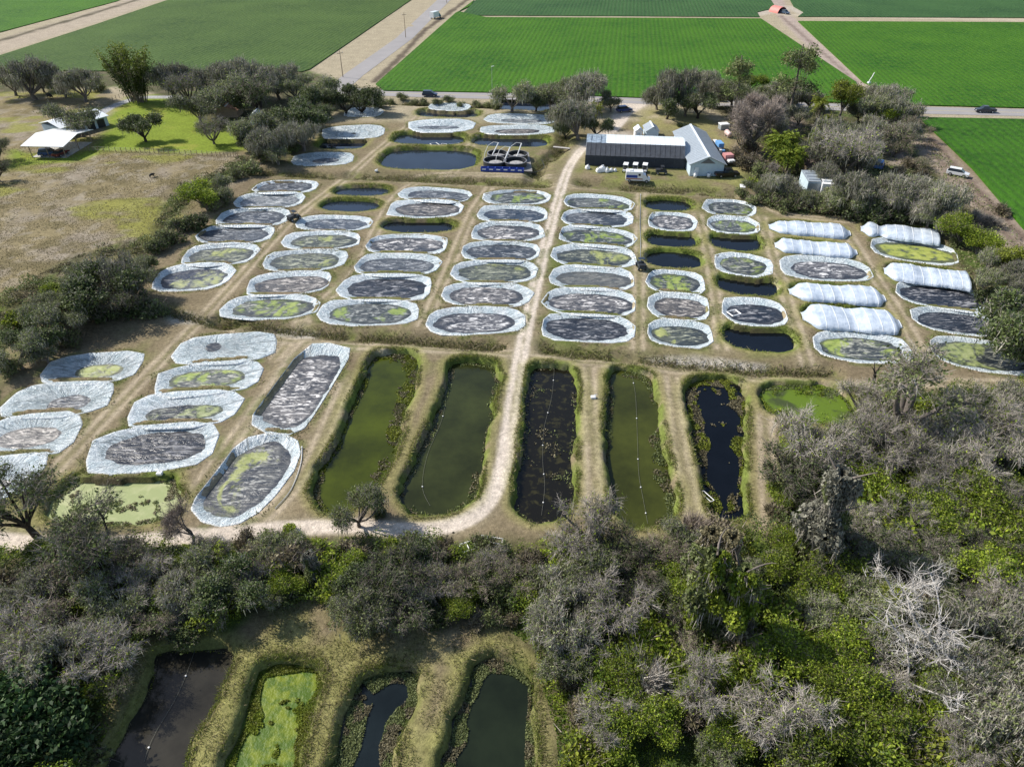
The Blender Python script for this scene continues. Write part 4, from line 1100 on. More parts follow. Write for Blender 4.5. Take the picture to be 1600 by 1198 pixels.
PRO = {
 'oak': [make_tree(s, leaf=L_OAK, nleaf=34, lspread=0.42, lsize=0.14, ntwig=5, twig=T_GRY, moss=3, lev=(9, 40, 130), bark=BARKD, name='oak_tree') for s in (1, 2)],
 'olive': [make_tree(s, leaf=L_OLV, nleaf=20, lspread=0.42, lsize=0.125, ntwig=8, twig=T_GRY, moss=4, lev=(9,40,120), name='oak_tree') for s in (3, 4, 5)],
 'mossy': [make_tree(s, leaf=L_OLV, nleaf=9, lspread=0.4, lsize=0.12, ntwig=9, twig=T_GRY, moss=11, lobes=9, lev=(9, 44, 130), name='mossy_tree') for s in (6, 7, 8)],
 'bare': [make_tree(s, ntwig=8, leaf=L_GRN, nleaf=3, lsize=0.11, twig=T_GRY, tlen=0.9, tw=0.036, lobes=9, lev=(9, 50, 170), moss=1, name='bare_tree', thickb=1.25) for s in (9, 10, 11)],
 'brown': [make_tree(s, leaf=L_OLV, nleaf=6, lsize=0.11, ntwig=9, twig=T_BRN, lev=(8, 42, 110), tlen=0.75, lobes=9, name='bare_tree') for s in (12, 13)],
 'red': [make_tree(14, leaf=L_TAN, nleaf=2, lsize=0.1, ntwig=30, twig=T_RED, tlen=0.8, lobes=7, name='bare_tree')],
 'dark': [make_tree(s, leaf=L_OAK, nleaf=8, lspread=.4, lsize=0.12, ntwig=8, twig=T_DRK, tlen=0.8, bark=BARKD, lobes=9, lev=(9, 50, 140), name='bare_tree') for s in (15, 16)],
 'green': [make_tree(s, leaf=L_GRN, nleaf=26, lsize=0.15, ntwig=5, twig=T_BRN, base=1.0, ht=5.5, name='green_tree') for s in (17, 18)],
 'yellow': [make_tree(19, leaf=L_YEL, nleaf=26, lsize=0.15, ntwig=4, base=2.2, ht=8, name='green_tree')],
 'open': [make_tree(20, leaf=L_OLV, nleaf=8, lsize=0.13, ntwig=9, twig=T_GRY, lev=(6, 30, 100), lobes=6, trunk_r=0.38, base=1.6, ht=8, thickb=1.5, name='oak_tree')],
 'white': [make_tree(s, ntwig=2, twig=T_WHT, bark=BARKW, tlen=0.8, tw=0.03, lev=(5, 26, 110), lobes=5, trunk_r=0.26, ht=8, base=2.4, thickb=0.7, flat=0.9, name='dead_tree') for s in (21, 22)],
 'snag': [make_tree(23, ntwig=0, twig=T_DRK, bark=BARKD, lev=(4, 6, 6), lobes=3, trunk_r=0.32, rad=1.6, ht=5, base=2.5, flat=1.2, name='dead_tree')],
 'small': [make_tree(24, ntwig=16, twig=T_BRN, lev=(5, 22, 70), lobes=5, trunk_r=0.15, rad=2.2, ht=4.5, base=1.2, name='bare_tree')],
 'vine': [make_column(25, L_GRN, L_OLV), make_column(26, L_TAN, L_OLV, 8, 1.3)],
 'weep': [make_column(27, L_GRY, L_OLV, 6, 1.2)],
 'pine': [make_pine(28), make_pine(29)],
 'palm': [make_palm(30), make_palm(31, 4.5, 20, 2.0)],
 'ypalm': [make_palm(32, 4.5, 46, 2.6, mat_leaf('palm_fronds_yellow_green', (0.10, 0.16, 0.015), (0.25, 0.29, 0.035), .3), 0, 'palm_tree', 4, 0.15)],
 'bamboo': [make_bamboo(33)],
 'broad': [make_tree(34, leaf=L_DK, nleaf=30, lsize=0.26, ntwig=2, base=0.8, ht=5, twig=T_DRK, name='vine_thicket')],
 'sgreen': [make_shrub(s, L_GRN, n=1700) for s in (40, 41)], 'solive': [make_shrub(s, L_OLV, n=1200, ntw=600) for s in (42, 43)],
 'sgrey': [make_shrub(44, L_GRY, T_GRY, n=250, ntw=2600, size=0.09), make_shrub(45, L_TAN, T_BRN, n=500, ntw=2200)],
 'sdark': [make_shrub(46, L_OAK, T_DRK, n=1400, ntw=500)], 'syel': [make_shrub(47, L_YEL, n=1500)], 'stan': [make_shrub(48, L_TAN, T_BRN, n=1300, ntw=900)],
}
KLOOK = {'oak': ('dark evergreen oak', 'tree'), 'olive': ('olive green oak', 'tree'), 'mossy': ('grey moss hung tree', 'tree'), 'bare': ('bare grey tree', 'tree'), 'brown': ('bare brownish tree', 'tree'),
         'red': ('bare reddish grey tree', 'tree'), 'dark': ('dark sparse tree', 'tree'), 'green': ('bright green leafy tree', 'tree'), 'yellow': ('yellow-green crowned tree', 'tree'), 'open': ('open crowned twisted oak', 'tree'),
         'white': ('bleached dead tree', 'tree'), 'snag': ('charred black snag', 'tree'), 'small': ('small bare tree', 'tree'), 'vine': ('vine wrapped trunk', 'tree'), 'weep': ('grey draped dead trunk', 'tree'),
         'pine': ('tall thin pine', 'tree'), 'palm': ('palm with dead fronds', 'palm'), 'ypalm': ('bright yellow-green palm clump', 'palm'), 'bamboo': ('tall bamboo clump', 'bamboo'), 'broad': ('broad leaved dark green thicket', 'thicket'),
         'sgreen': ('bright green shrub', 'shrub'), 'solive': ('olive shrub', 'shrub'), 'sgrey': ('leafless grey shrub', 'shrub'), 'sdark': ('dark green shrub', 'shrub'), 'syel': ('yellow-green bush', 'shrub'), 'stan': ('dry tan shrub', 'shrub')}
TRN = random.Random(5)
def plant(kind, cx, cy, wpx, place, group=None, hs=1.0, own=None):
    """crown centred on picture point (cx, cy), wpx picture pixels wide"""
    pr = PRO[kind][TRN.randrange(len(PRO[kind]))]
    h = 3.0
    for _ in range(5):
        x, y = G(cx, cy, h)
        depth = (y * CP + (CAMH - h) * SP)
        s = wpx * depth / FPX / pr['_w']; h = pr['_h'] * s * hs
    x, y = G(cx, cy, h)
    look, cat = KLOOK[kind]
    return copy_thing(pr, (x, y, min(0, zat(x, y)) - 0.05), TRN.uniform(0, 6.28), (s, s, s * hs), own or (look + ' ' + place), group), cat
ORDW = ['leftmost', 'second from left', 'third from left', 'fourth from left', 'fifth from left', 'sixth from left', 'seventh from left', 'eighth from left', 'ninth from left', 'tenth from left', 'eleventh from left', 'twelfth from left', 'thirteenth from left', 'fourteenth from left']
def P_(place, group, items):
    rank = {}
    for k in {it[0] for it in items}:
        L = sorted([it for it in items if it[0] == k and (len(it) < 5 or it[4] is None)], key=lambda t: t[1])
        for q, t in enumerate(L):
            rank[id(t)] = KLOOK[k][0] + ' ' + place + ((', ' + ORDW[min(q, len(ORDW) - 1)]) if 1 < len(L) <= len(ORDW) else '')
    for it in items:
        k, x, y, w = it[:4]; own = it[4] if len(it) > 4 else None; hs = it[5] if len(it) > 5 else 1.0
        r, cat = plant(k, x, y, w, place, group, hs, own or rank[id(it)])
        r['category'] = cat
        for q in ('_w', '_h'):
            if q in r: del r[q]
P_('in the line of trees behind the pasture', 'trees along the far pasture edge', [
 ('olive',12,118,70),('mossy',40,112,80),('olive',62,122,50),('mossy',122,122,70),('olive',95,130,45),('solive',150,135,26),
 ('bamboo',203,112,72,'tall yellow-green bamboo clump behind the curved driveway'),('mossy',262,118,70),('bare',292,128,75),('olive',305,162,70),('mossy',340,115,80),('olive',350,140,80),('mossy',385,112,80),('dark',400,135,90),('mossy',430,118,70),('olive',455,130,60),('olive',330,150,60),('oak',365,150,60)])
P_('in the grove beside the upper left ponds', 'grove beside the upper left ponds', [
 ('oak',478,155,70),('olive',510,140,60),('oak',565,140,72,'dark round oak beside the diagonal road junction'),('oak',535,150,60),('olive',440,190,80),('mossy',425,215,70),('oak',465,180,80),('olive',430,235,50),('mossy',470,205,60),('oak',490,175,60),('dark',410,205,50),('solive',410,245,30),('solive',590,160,30),('sdark',455,228,30)])
P_('', None, [
 ('olive',117,180,78,'wide spreading olive oak over the long shed beside the carport'),('oak',220,192,62,'dark round oak alone on the bright lawn'),
 ('bare',328,196,56,'small grey bare tree near the lawn fence'),('olive',378,198,62,'olive tree at the fence corner beside the orange-roofed shed'),('oak',388,222,40,'dark low oak under the fence corner tree'),
 ('dark',-14,228,50,'dark tree cut by the picture edge beside the carport'),('dark',-10,262,40,'dark low tree below the carport at the picture edge')])
P_('in the hedge line left of the pond field', 'hedge line left of the pond field', [
 ('solive',385,260,40),('solive',372,272,26),('green',318,300,62,'rounded olive-green tree in the hedge near the top left ponds'),('olive',345,292,50),('solive',350,312,34),('solive',330,322,30),('sdark',300,345,40),('solive',282,352,38),('solive',262,368,40),('sdark',250,384,34),('solive',243,388,28),('solive',225,410,40),('olive',208,412,55),
 ('mossy',165,425,95),('oak',150,445,110),('olive',120,425,70),('olive',205,440,70),('dark',185,460,80),('olive',85,470,75),('olive',60,490,90),('green',90,455,50),('olive',100,500,70),('oak',50,520,80),('olive',20,545,80),('olive',65,545,60),('sgreen',20,500,40),('sdark',140,490,50),('sdark',210,480,46),('sdark',250,487,30),('solive',232,480,40),('solive',15,575,40),('sdark',170,492,40),('solive',110,530,40)])
P_('beside the road behind the upper ponds', 'trees beside the road at the farm entrance', [
 ('olive',800,143,66,'olive round tree left of the three roadside trees'),('olive',862,140,66,'dark olive tree between two roadside trees'),('oak',838,152,44),('mossy',918,130,74),('mossy',906,175,82,'large grey mossy tree at the end of the pale ponds'),('olive',955,155,44,'small olive tree just left of the entrance drive'),('oak',885,192,40),('oak',930,192,50),('olive',890,148,50)]
 + [('solive',x,y,18) for x, y in ((612,156),(628,152),(645,158),(660,157),(685,157),(702,155),(722,158),(745,160),(762,161),(775,164))])
P_('', None, [('palm',932,163,30,'palm with drooping brown fronds behind the greenhouse', 1.15), ('sdark',1063,195,10,'small dark bush on the grass behind the grey metal building')])
P_('in the grove around the hidden house', 'grove around the hidden house', [
 ('mossy',1055,128,72,'tall grey mossy tree right of the entrance drive', 1.3),('mossy',1030,145,50),('oak',1045,158,60),('olive',1075,155,60),('oak',1095,158,56),('mossy',1120,135,52,None,1.2),('mossy',1115,120,50),('pine',1155,122,44,None,0.9),('mossy',1148,140,50),('olive',1165,150,56),('green',1180,125,44),('olive',1200,140,46),
 ('pine',1248,112,52,'tallest pine, standing against the bright green field', 0.95),('mossy',1235,140,56),('olive',1215,150,50),('red',1180,185,84,'large bare reddish-grey tree beside the grey metal building', 1.1),('red',1195,165,66),('mossy',1222,190,60),('brown',1165,210,56),('mossy',1215,175,50),('oak',1205,195,46),
 ('yellow',1322,143,46,'yellow-green crowned tree against the road', 1.2),('olive',1368,160,70),('mossy',1388,145,66),('green',1385,172,50),('mossy',1408,165,60),('palm',1283,165,40,'green palm standing by the road in the grove'),('palm',1297,180,26),('brown',1395,205,72),('mossy',1420,205,50),('brown',1405,225,46),('mossy',1372,200,66),('brown',1432,195,50),('mossy',1380,222,40),
 ('ypalm',1222,222,50,'bright yellow-green palm clump beside the track'),('ypalm',1240,240,40,'smaller yellow-green palm clump below the large one'),('mossy',1310,212,90,None,1.0),('bare',1335,225,110,'wide grey tree over the hidden house'),('green',1285,215,46),('mossy',1290,235,70),('mossy',1350,245,66),('olive',1330,200,60),
 ('mossy',1216,284,56),('olive',1190,290,46),('mossy',1232,290,50),('olive',1270,305,42),('green',1246,299,26),('olive',1300,300,46),('mossy',1340,292,80),('olive',1325,310,60),('mossy',1375,285,70),('oak',1355,315,50),('mossy',1400,292,80),('olive',1385,310,60),('mossy',1440,290,64),('bare',1420,315,70),('mossy',1495,308,88,'large grey tree beside the dirt track and crop corner'),('mossy',1460,325,66),('olive',1480,345,60),('green',1510,355,66),('green',1535,375,50),('olive',1550,400,66),('yellow',1575,395,44),
 ('olive',1545,430,60),('mossy',1585,440,50),('mossy',1600,420,60),('sdark',1540,455,36),('solive',1500,375,30),('stan',1150,240,30),('stan',1165,255,34),('stan',1180,250,30),('stan',1170,232,34),('solive',1190,265,30),('sgreen',1175,285,22),('solive',1205,310,40),('solive',1240,318,40),('solive',1280,322,40),('sdark',1320,328,44),('sdark',1360,332,44),('sdark',1400,334,44),('solive',1440,335,40),
 ('solive',1160,300,26),('solive',1175,312,24),('olive',1345,170,40),('mossy',1250,175,44),('mossy',1268,150,40),('green',1185,165,30),('brown',1440,250,30),('stan',1420,255,26),('stan',1405,268,26),('mossy',1300,265,60),('olive',1280,280,36)])
P_('', None, [('oak',1592,490,150,'huge dark oak overhanging the rightmost ponds', 1.0), ('oak',1630,530,90,'dark oak behind the huge one at the picture edge')])
# the wood across the lower picture
P_('in the tangled wood left of the lower ponds', 'wood left of the lower ponds', [
 ('dark',22,775,140,'dark bare tree at the picture edge in front of the white pond', 1.3),('dark',140,832,150,'large dark tree in front of the algae covered pond', 1.2),('small',285,815,80,'small bare tree on the gravel lane end'),
 ('green',55,870,60),('sgreen',115,860,60),('brown',200,870,100),('brown',120,900,120),('bare',225,905,90),('brown',60,905,110),('mossy',25,915,110),('olive',175,940,120),('brown',100,960,120),('bare',30,985,130),('mossy',60,1020,130),('bare',145,1010,120),('brown',185,985,90),
 ('mossy',5,1060,100),('broad',40,1100,150,'broad leaved dark green thicket in the lower left corner'),('broad',90,1130,140,'second broad leaved thicket beside the corner one'),('broad',15,1175,140,'broad leaved thicket cut by the lower picture edge'),('sdark',125,1080,60),('dark',180,1060,70),('sdark',205,960,60),('brown',240,960,80),('sdark',135,1170,50),
 ('mossy',290,920,90),('olive',330,900,110),('oak',355,915,110),('green',300,870,60),('oak',280,880,70),('olive',345,940,80),('sdark',290,985,50),('olive',270,960,50),('bare',385,905,70),('bare',330,850,60)])
P_('in the thicket below the gravel lane', 'thicket below the gravel lane', [
 ('olive',425,855,80),('stan',400,870,70),('stan',440,880,80),('green',455,905,60),('brown',470,860,70),('sgreen',520,905,70),('green',540,885,70),('sgreen',505,870,60),('weep',487,885,30,'grey dead trunk standing in the thicket below the lane', 1.0),
 ('olive',556,790,84,'grey-green bushy tree beside the end of the green pond', 1.2),('sdark',590,800,22),('oak',575,905,90),('dark',620,895,110),('oak',640,870,90),('bare',670,905,80),('olive',580,950,120,'olive tree casting its shadow on the lower pond banks'),('olive',540,940,70),('dark',630,945,90),
 ('brown',700,890,90),('brown',735,900,80),('bare',765,880,70),('green',725,935,60),('stan',690,860,60),('sgreen',800,925,40),('sgreen',750,870,34),('sdark',780,925,60),('brown',800,900,90),('stan',830,880,60),('sgreen',860,875,44),('sgreen',870,865,36),('solive',770,960,40),('stan',745,965,34),('stan',800,968,30),
 ('sdark',680,955,50),('solive',650,850,50),('sgreen',450,830,30),('olive',410,925,60),('sdark',440,935,50),('stan',540,860,50)])
P_('in the wood beyond the lower right ponds', 'wood beyond the right end of the ponds', [
 ('bare',925,820,110,'pale grey bare tree at the end of the olive pond', 1.1),('dark',960,850,100),('bare',900,855,80),('brown',985,880,90),('olive',930,910,110),('mossy',880,930,110),('mossy',885,980,110),('bare',960,945,120),('dark',1000,930,80),('brown',1005,850,90),('olive',870,900,90),('olive',890,1030,90),('olive',860,1010,90),('bare',905,1000,90),('sdark',950,1000,60),
 ('olive',1085,840,90),('vine',1100,880,56,None,1.0),('vine',1130,890,60,None,1.0),('vine',1105,930,60,None,1.2),('green',1050,905,70),('brown',1040,860,80),('green',1160,910,80),('olive',1060,930,70),('brown',1080,960,70),('sgreen',1020,980,80),('sgreen',1000,1000,80),('green',985,1030,90),('sgreen',1040,1010,70),('brown',1090,1000,70),
 ('sgrey',1010,1060,90,'round ball of grey twigs among bright green shrubs'),('sgreen',1060,1040,70),('sgreen',950,1070,70),('bare',945,1120,100),('green',1000,1100,90),('green',970,1150,90),('syel',905,1182,80,'bright yellow bush at the lower picture edge'),('stan',885,1060,46),('stan',905,1110,50),('green',1045,1130,80),('green',1070,1090,70),
 ('weep',1292,810,70,'grey draped dead trunk beside the pond end',1.3),('vine',1150,950,60,None,1.1),('stan',1150,1000,90,'tan vine mound amid bright green shrubs'),('sgreen',1200,960,90),('green',1210,1010,100),('sgreen',1180,1050,80),('sgreen',1240,990,80),('bare',1105,1075,120,'leaning bare grey tree among green shrubs'),('stan',1080,1110,80),('green',1150,1150,80),('bare',1225,1120,130,'wide bare grey tree near the lower edge'),('olive',1240,1160,110),('olive',1180,1120,80),('green',1280,1185,110),('olive',1120,1180,90)])
P_('in the grey wood right of the earth ponds', 'grey wood right of the earth ponds', [
 ('open',1432,592,150,'open twisted oak at the near side of the mossy pond', 1.1),('snag',1373,572,26,'charred black snag standing by the dirt lane', 1.0),('bare',1355,610,90),
 ('bare',1262,685,120,'bare grey tree overhanging the lime green pond', 1.1),('dark',1245,730,110),('bare',1300,700,110),('green',1235,770,60),('bare',1345,690,120),('bare',1390,670,110),('green',1370,745,90),('bare',1430,690,110),('mossy',1400,640,60),('green',1330,745,80),('bare',1450,730,110),('mossy',1480,690,100),('bare',1530,640,130),('bare',1570,690,120),('bare',1520,710,110),('green',1500,770,100),('bare',1560,640,90),('mossy',1595,610,80),('green',1550,770,100),
 ('green',1290,750,70),('sgreen',1345,780,80),('green',1350,760,90),('green',1420,780,90),('sgreen',1395,820,90),('green',1460,800,90),('sgreen',1310,690,50),('green',1500,820,90),('sgreen',1300,820,70),('dark',1280,790,80),('green',1570,800,90),('sgreen',1540,840,90),('green',1590,860,90),('dark',1440,850,90),('bare',1410,800,90),('mossy',1470,775,80),('brown',1525,790,80),('bare',1580,770,90),('dark',1545,850,80),('olive',1370,830,70),('stan',1500,860,60),('sdark',1330,770,60),('brown',1486,832,64,'round dark brown leafless tree among green shrubs'),('bare',1330,800,80),
 ('sgreen',1450,640,50),('sgreen',1600,690,60),('syel',1580,620,40),('sgreen',1360,640,30),('solive',1330,640,40),('sgreen',1225,640,30),('sgreen',1260,600,30),('sgreen',1215,600,26),('sgreen',1290,605,28),('solive',1300,612,26),('dark',1290,860,90),('dark',1350,850,90),('green',1230,850,60),('olive',1200,880,80),('green',1240,890,90),('stan',1215,800,50),('stan',1230,830,40)])
P_('in the thicket around the white dead trees', 'thicket around the white dead trees', [
 ('white',1425,900,120,'tall white dead tree with a slim upright trunk', 1.25),('white',1490,965,210,'widest white dead tree, its limbs spread sideways', 0.75),('white',1430,1035,170,'low white dead tree below the widest one', 0.6),('bare',1560,925,100),('mossy',1570,980,150),('olive',1560,1050,140),('mossy',1590,1120,150),('olive',1530,1100,130),('bare',1590,940,110),
 ('olive',1360,930,110),('green',1310,900,90),('green',1350,990,110),('olive',1390,870,100),('olive',1300,960,100),('green',1330,1040,110),('yellow',1390,930,60),('olive',1450,960,90),('mossy',1400,1000,100),('green',1290,1010,90),('green',1300,1090,100),('sgreen',1340,1110,90),('green',1390,1100,100),('sgreen',1430,1130,90),('green',1480,1090,100),('syel',1480,1170,90),('syel',1420,1180,80),('sgreen',1360,1170,90),('green',1310,1150,90),('syel',1540,1190,80),
 ('green',1540,870,100),('green',1590,900,100),('sgreen',1600,1000,90),('mossy',1500,1040,120),('olive',1480,900,90),('green',1270,920,80),('sgreen',1500,1130,70),('dark',1400,1070,70),('sgreen',1280,1050,80),('stan',1330,1080,60),('sdark',1260,1080,60),('bare',1375,1060,90),('brown',1300,1130,80),('sgrey',1420,1160,70),('bare',1510,1165,100)])
# small shrubs filling the woods
def fill(P, n, kinds, place, group, wmin, wmax, seed):
    rs = random.Random(seed); x0, y0 = P.min(0); x1, y1 = P.max(0); k = 0; tries = 0
    cents = []
    while k < n and tries < 20000:
        tries += 1
        x = rs.uniform(x0, x1); y = rs.uniform(y0, y1)
        if not inpoly(np.array([x]), np.array([y]), P)[0]: continue
        v = (0 - CAMH) / (y * CP + CAMH * SP)
        u = x / (y * CP + CAMH * SP) * FPX
        if abs(u) > 830: continue
        if y < 12: continue
        kd = rs.choice(kinds); pr = rs.choice(PRO[kd]); s = rs.uniform(wmin, wmax) / pr['_w']
        r = copy_thing(pr, (x, y, zat(x, y) - 0.05), rs.uniform(0, 6.28), (s, s, s * rs.uniform(0.8, 1.3)), KLOOK[kd][0] + ' ' + place, group)
        r['category'] = KLOOK[kd][1]
        for q in ('_w', '_h'):
            if q in r: del r[q]
        k += 1
fill(GP([(-60,860),(250,860),(440,850),(640,850),(830,860),(830,960),(640,960),(500,935),(420,935),(340,980),(230,1000),(190,1060),(120,1200),(-200,1300)]), 40, ['sdark', 'stan', 'sgrey', 'solive', 'sgreen'], 'in the undergrowth left of centre', 'undergrowth shrubs left', 2.2, 4.5, 1)
fill(GP([(850,860),(1160,830),(1215,850),(1215,700),(1300,680),(1400,650),(1640,620),(1800,1300),(900,1300),(870,1080)]), 112, ['sgreen', 'sgreen', 'sgreen', 'sdark', 'solive', 'syel', 'sgrey', 'stan'], 'in the undergrowth of the right wood', 'undergrowth shrubs right', 2.0, 4.5, 2)
fill(GROVE, 22, ['solive', 'sdark', 'stan', 'sgrey'], 'under the grove around the hidden house', 'undergrowth shrubs of the grove', 2.0, 4.0, 3)

# ground cover, reeds and bank grass: nobody could count these
def cover_stuff(name, P, n, leaf, leaf2, size, hmax, label, cat, seed, dens=0.45):
    rs = np.random.RandomState(seed); x0, y0 = P.min(0); x1, y1 = P.max(0)
    x1 = min(x1, 130); x0 = max(x0, -130); y0 = max(y0, 18)
    x = rs.uniform(x0, x1, n * 3); y = rs.uniform(y0, y1, n * 3)
    m = inpoly(x, y, P) & (fbm(x, y, 3, seed, 3) > dens); x = x[m][:n]; y = y[m][:n]
    ix = np.clip(np.searchsorted(xs, x), 1, len(xs) - 1); iy = np.clip(np.searchsorted(ys, y), 1, len(ys) - 1)
    z = Z[iy, ix] + rs.rand(len(x)) ** 0.5 * hmax * np.clip((fbm(x, y, 3.2, seed + 3, 3) - 0.42) * 6, 0.06, 1.7)
    ok = Z[iy, ix] > -0.5; x, y, z = x[ok], y[ok], z[ok]
    c = fbm(x, y, 1.6, seed + 9, 3) * 2.4 - 0.75; k = fbm(x, y, 5, seed + 20, 3) + rs.normal(0, .05, len(x)) > 0.49
    a = Acc(); Pn = np.c_[x, y, z]
    quads(a, Pn[k], size, rs, 0, 0.3, c[k]); quads(a, Pn[~k], size, rs, 1, 0.3, c[~k])
    return tag(link(name, a.mesh(name, [leaf, leaf2])), label, cat, None, 'stuff')
cover_stuff('undergrowth', FOREST, 420000, L_GRN, L_OAK, 0.10, 1.9, 'tangled green and brown ground cover of the lower wood', 'undergrowth', 51, 0.30)
cover_stuff('undergrowth', GROVE, 30000, L_OLV, L_TAN, 0.18, 0.7, 'dry ground cover under the grove by the hidden house', 'undergrowth', 52, 0.4)
cover_stuff('undergrowth', WESTL, 26000, L_OLV, L_TAN, 0.16, 0.8, 'ground cover along the hedge line beside the pasture', 'undergrowth', 53, 0.4)
M_BG = mat_leaf('bank_grass_blades', (0.07, 0.115, 0.015), (0.20, 0.22, 0.04), 0.3)
M_BD = mat_leaf('dry_grass_blades', (0.17, 0.145, 0.07), (0.33, 0.28, 0.16), 0.3)
def blades(acc, x, y, h, rs, mi, w=0.06, c0=None):
    ix = np.clip(np.searchsorted(xs, x), 1, len(xs) - 1); iy = np.clip(np.searchsorted(ys, y), 1, len(ys) - 1)
    z = Z[iy, ix] - 0.03
    n = len(x); D = np.c_[rs.normal(size=(n, 2)) * 0.6 * h[:, None], h * 0.8]
    slivers(acc, np.c_[x, y, z], D, w, rs, mi, c0)
def bank(polys, name, label, seed, per, hh, inner, outer, w=0.07, dry=0.5, north=0.0):
    rs = np.random.RandomState(seed); a = Acc()
    for P in polys:
        per_len = np.hypot(*np.diff(np.vstack([P, P[:1]]), axis=0).T).sum()
        n = int(per_len * per); Q, s = resample(P, n)
        c = P.mean(0); nrm = c - Q; nrm /= np.linalg.norm(nrm, axis=1)[:, None]
        off = rs.uniform(-outer, inner, n)
        pos = Q + nrm * off[:, None] + rs.normal(size=(n, 2)) * 0.1
        f = fbm(pos[:, 0], pos[:, 1], 5.0, seed, 3)
        m = f > 0.42 + 0.06 * rs.rand(len(f))
        pos = pos[m]; f = f[m]; off = off[m]
        h = hh * rs.uniform(0.35, 1.2, len(pos)) * (0.4 + f)
        d = rs.rand(len(pos)) < dry * (1.4 - 1.0 * (off > 0))
        blades(a, pos[~d, 0], pos[~d, 1], h[~d], rs, 0, w, f[~d] * 1.2 - 0.1); blades(a, pos[d, 0], pos[d, 1], h[d], rs, 1, w, f[d])
    return tag(link(name, a.mesh(name, [M_BG, M_BD])), label, 'grass', None, 'stuff')
bank([p[0] for p in PITS if p[3][0] == 'P'], 'bank_grass', 'tall green and dry grass on the banks of the long earth ponds', 61, 110, 0.40, 0.45, 0.6, 0.06, 0.35)
bank([p[0] for p in PITS if p[3][0] == 'Q'], 'bank_grass', 'rough grass on the banks of the lowest ponds', 62, 150, 0.35, 0.7, 0.5, 0.05, 0.5)
bank([p[0] for p in PITS if p[3] in ('water', 'tunnel')], 'bank_grass', 'short green grass fringe around the small open ponds', 63, 45, 0.4, 0.9, 0.3, 0.09, 0.3)
bank([p[0] for p in PITS if p[3] == 'lined'], 'bank_grass', 'thin grass growing along the liner edges of the lined ponds', 64, 14, 0.3, 0.0, 0.9, 0.10, 0.35)
rs = np.random.RandomState(70); a = Acc()
for P, wd, dep in DITCH:
    Q = catmull(GP(P), 10); Q, s = resample(np.vstack([Q, Q[::-1]]), int(np.hypot(*np.diff(Q, axis=0).T).sum() * 2 * 45))
    pos = Q + rs.normal(size=Q.shape) * wd * 0.55; f = fbm(pos[:, 0], pos[:, 1], 3, 71, 3); m = (f > 0.40) & (segd(pos[:, 0], pos[:, 1], MAINLANE) > 2.4); pos = pos[m]; f = f[m]
    d = rs.rand(len(pos)) < 0.65
    h = 0.7 * rs.uniform(0.3, 1.2, len(pos)) * (0.3 + f)
    blades(a, pos[d, 0], pos[d, 1], h[d], rs, 1, 0.10, f[d]); blades(a, pos[~d, 0], pos[~d, 1], h[~d], rs, 0, 0.10, f[~d])
tag(link('reeds', a.mesh('reeds', [M_BG, M_BD])), 'dry reeds and weeds growing along the ditches', 'reeds', None, 'stuff')
rs = np.random.RandomState(80); a = Acc()
x = rs.uniform(-130, -25, 200000); y = rs.uniform(70, 215, 200000); m = inpoly(x, y, PAST) & (fbm(x, y, 5, 81, 4) > 0.4); x, y = x[m][:60000], y[m][:60000]
f = fbm(x, y, 12, 83, 3); blades(a, x, y, 0.22 * rs.uniform(0.4, 1.2, len(x)), rs, 1, 0.12, f)
tag(link('pasture_grass', a.mesh('pasture_grass', [M_BG, M_BD])), 'rough dry tussocks of the pasture', 'grass', None, 'stuff')
rs = np.random.RandomState(85); a = Acc()
x = rs.uniform(-45, 30, 160000); y = rs.uniform(24, 60, 160000); LOWG = GP([(390,1000),(430,950),(500,945),(560,975),(650,970),(800,985),(840,1060),(880,1150),(890,1250),(150,1250),(220,1080)])
m = inpoly(x, y, LOWG) & (fbm(x, y, 2, 81, 4) > 0.45); x, y = x[m], y[m]
ix = np.clip(np.searchsorted(xs, x), 1, len(xs) - 1); iy = np.clip(np.searchsorted(ys, y), 1, len(ys) - 1); ok = Z[iy, ix] > -0.75; x, y = x[ok], y[ok]
f = fbm(x, y, 4, 83, 3); d = rs.rand(len(x)) < f
blades(a, x[d], y[d], 0.28 * rs.uniform(0.4, 1.2, d.sum()), rs, 1, 0.05, f[d]); blades(a, x[~d], y[~d], 0.28 * rs.uniform(0.4, 1.2, (~d).sum()), rs, 0, 0.05, f[~d])
tag(link('ground_grass', a.mesh('ground_grass', [M_BG, M_BD])), 'rough grass on the dikes between the lowest ponds', 'grass', None, 'stuff')

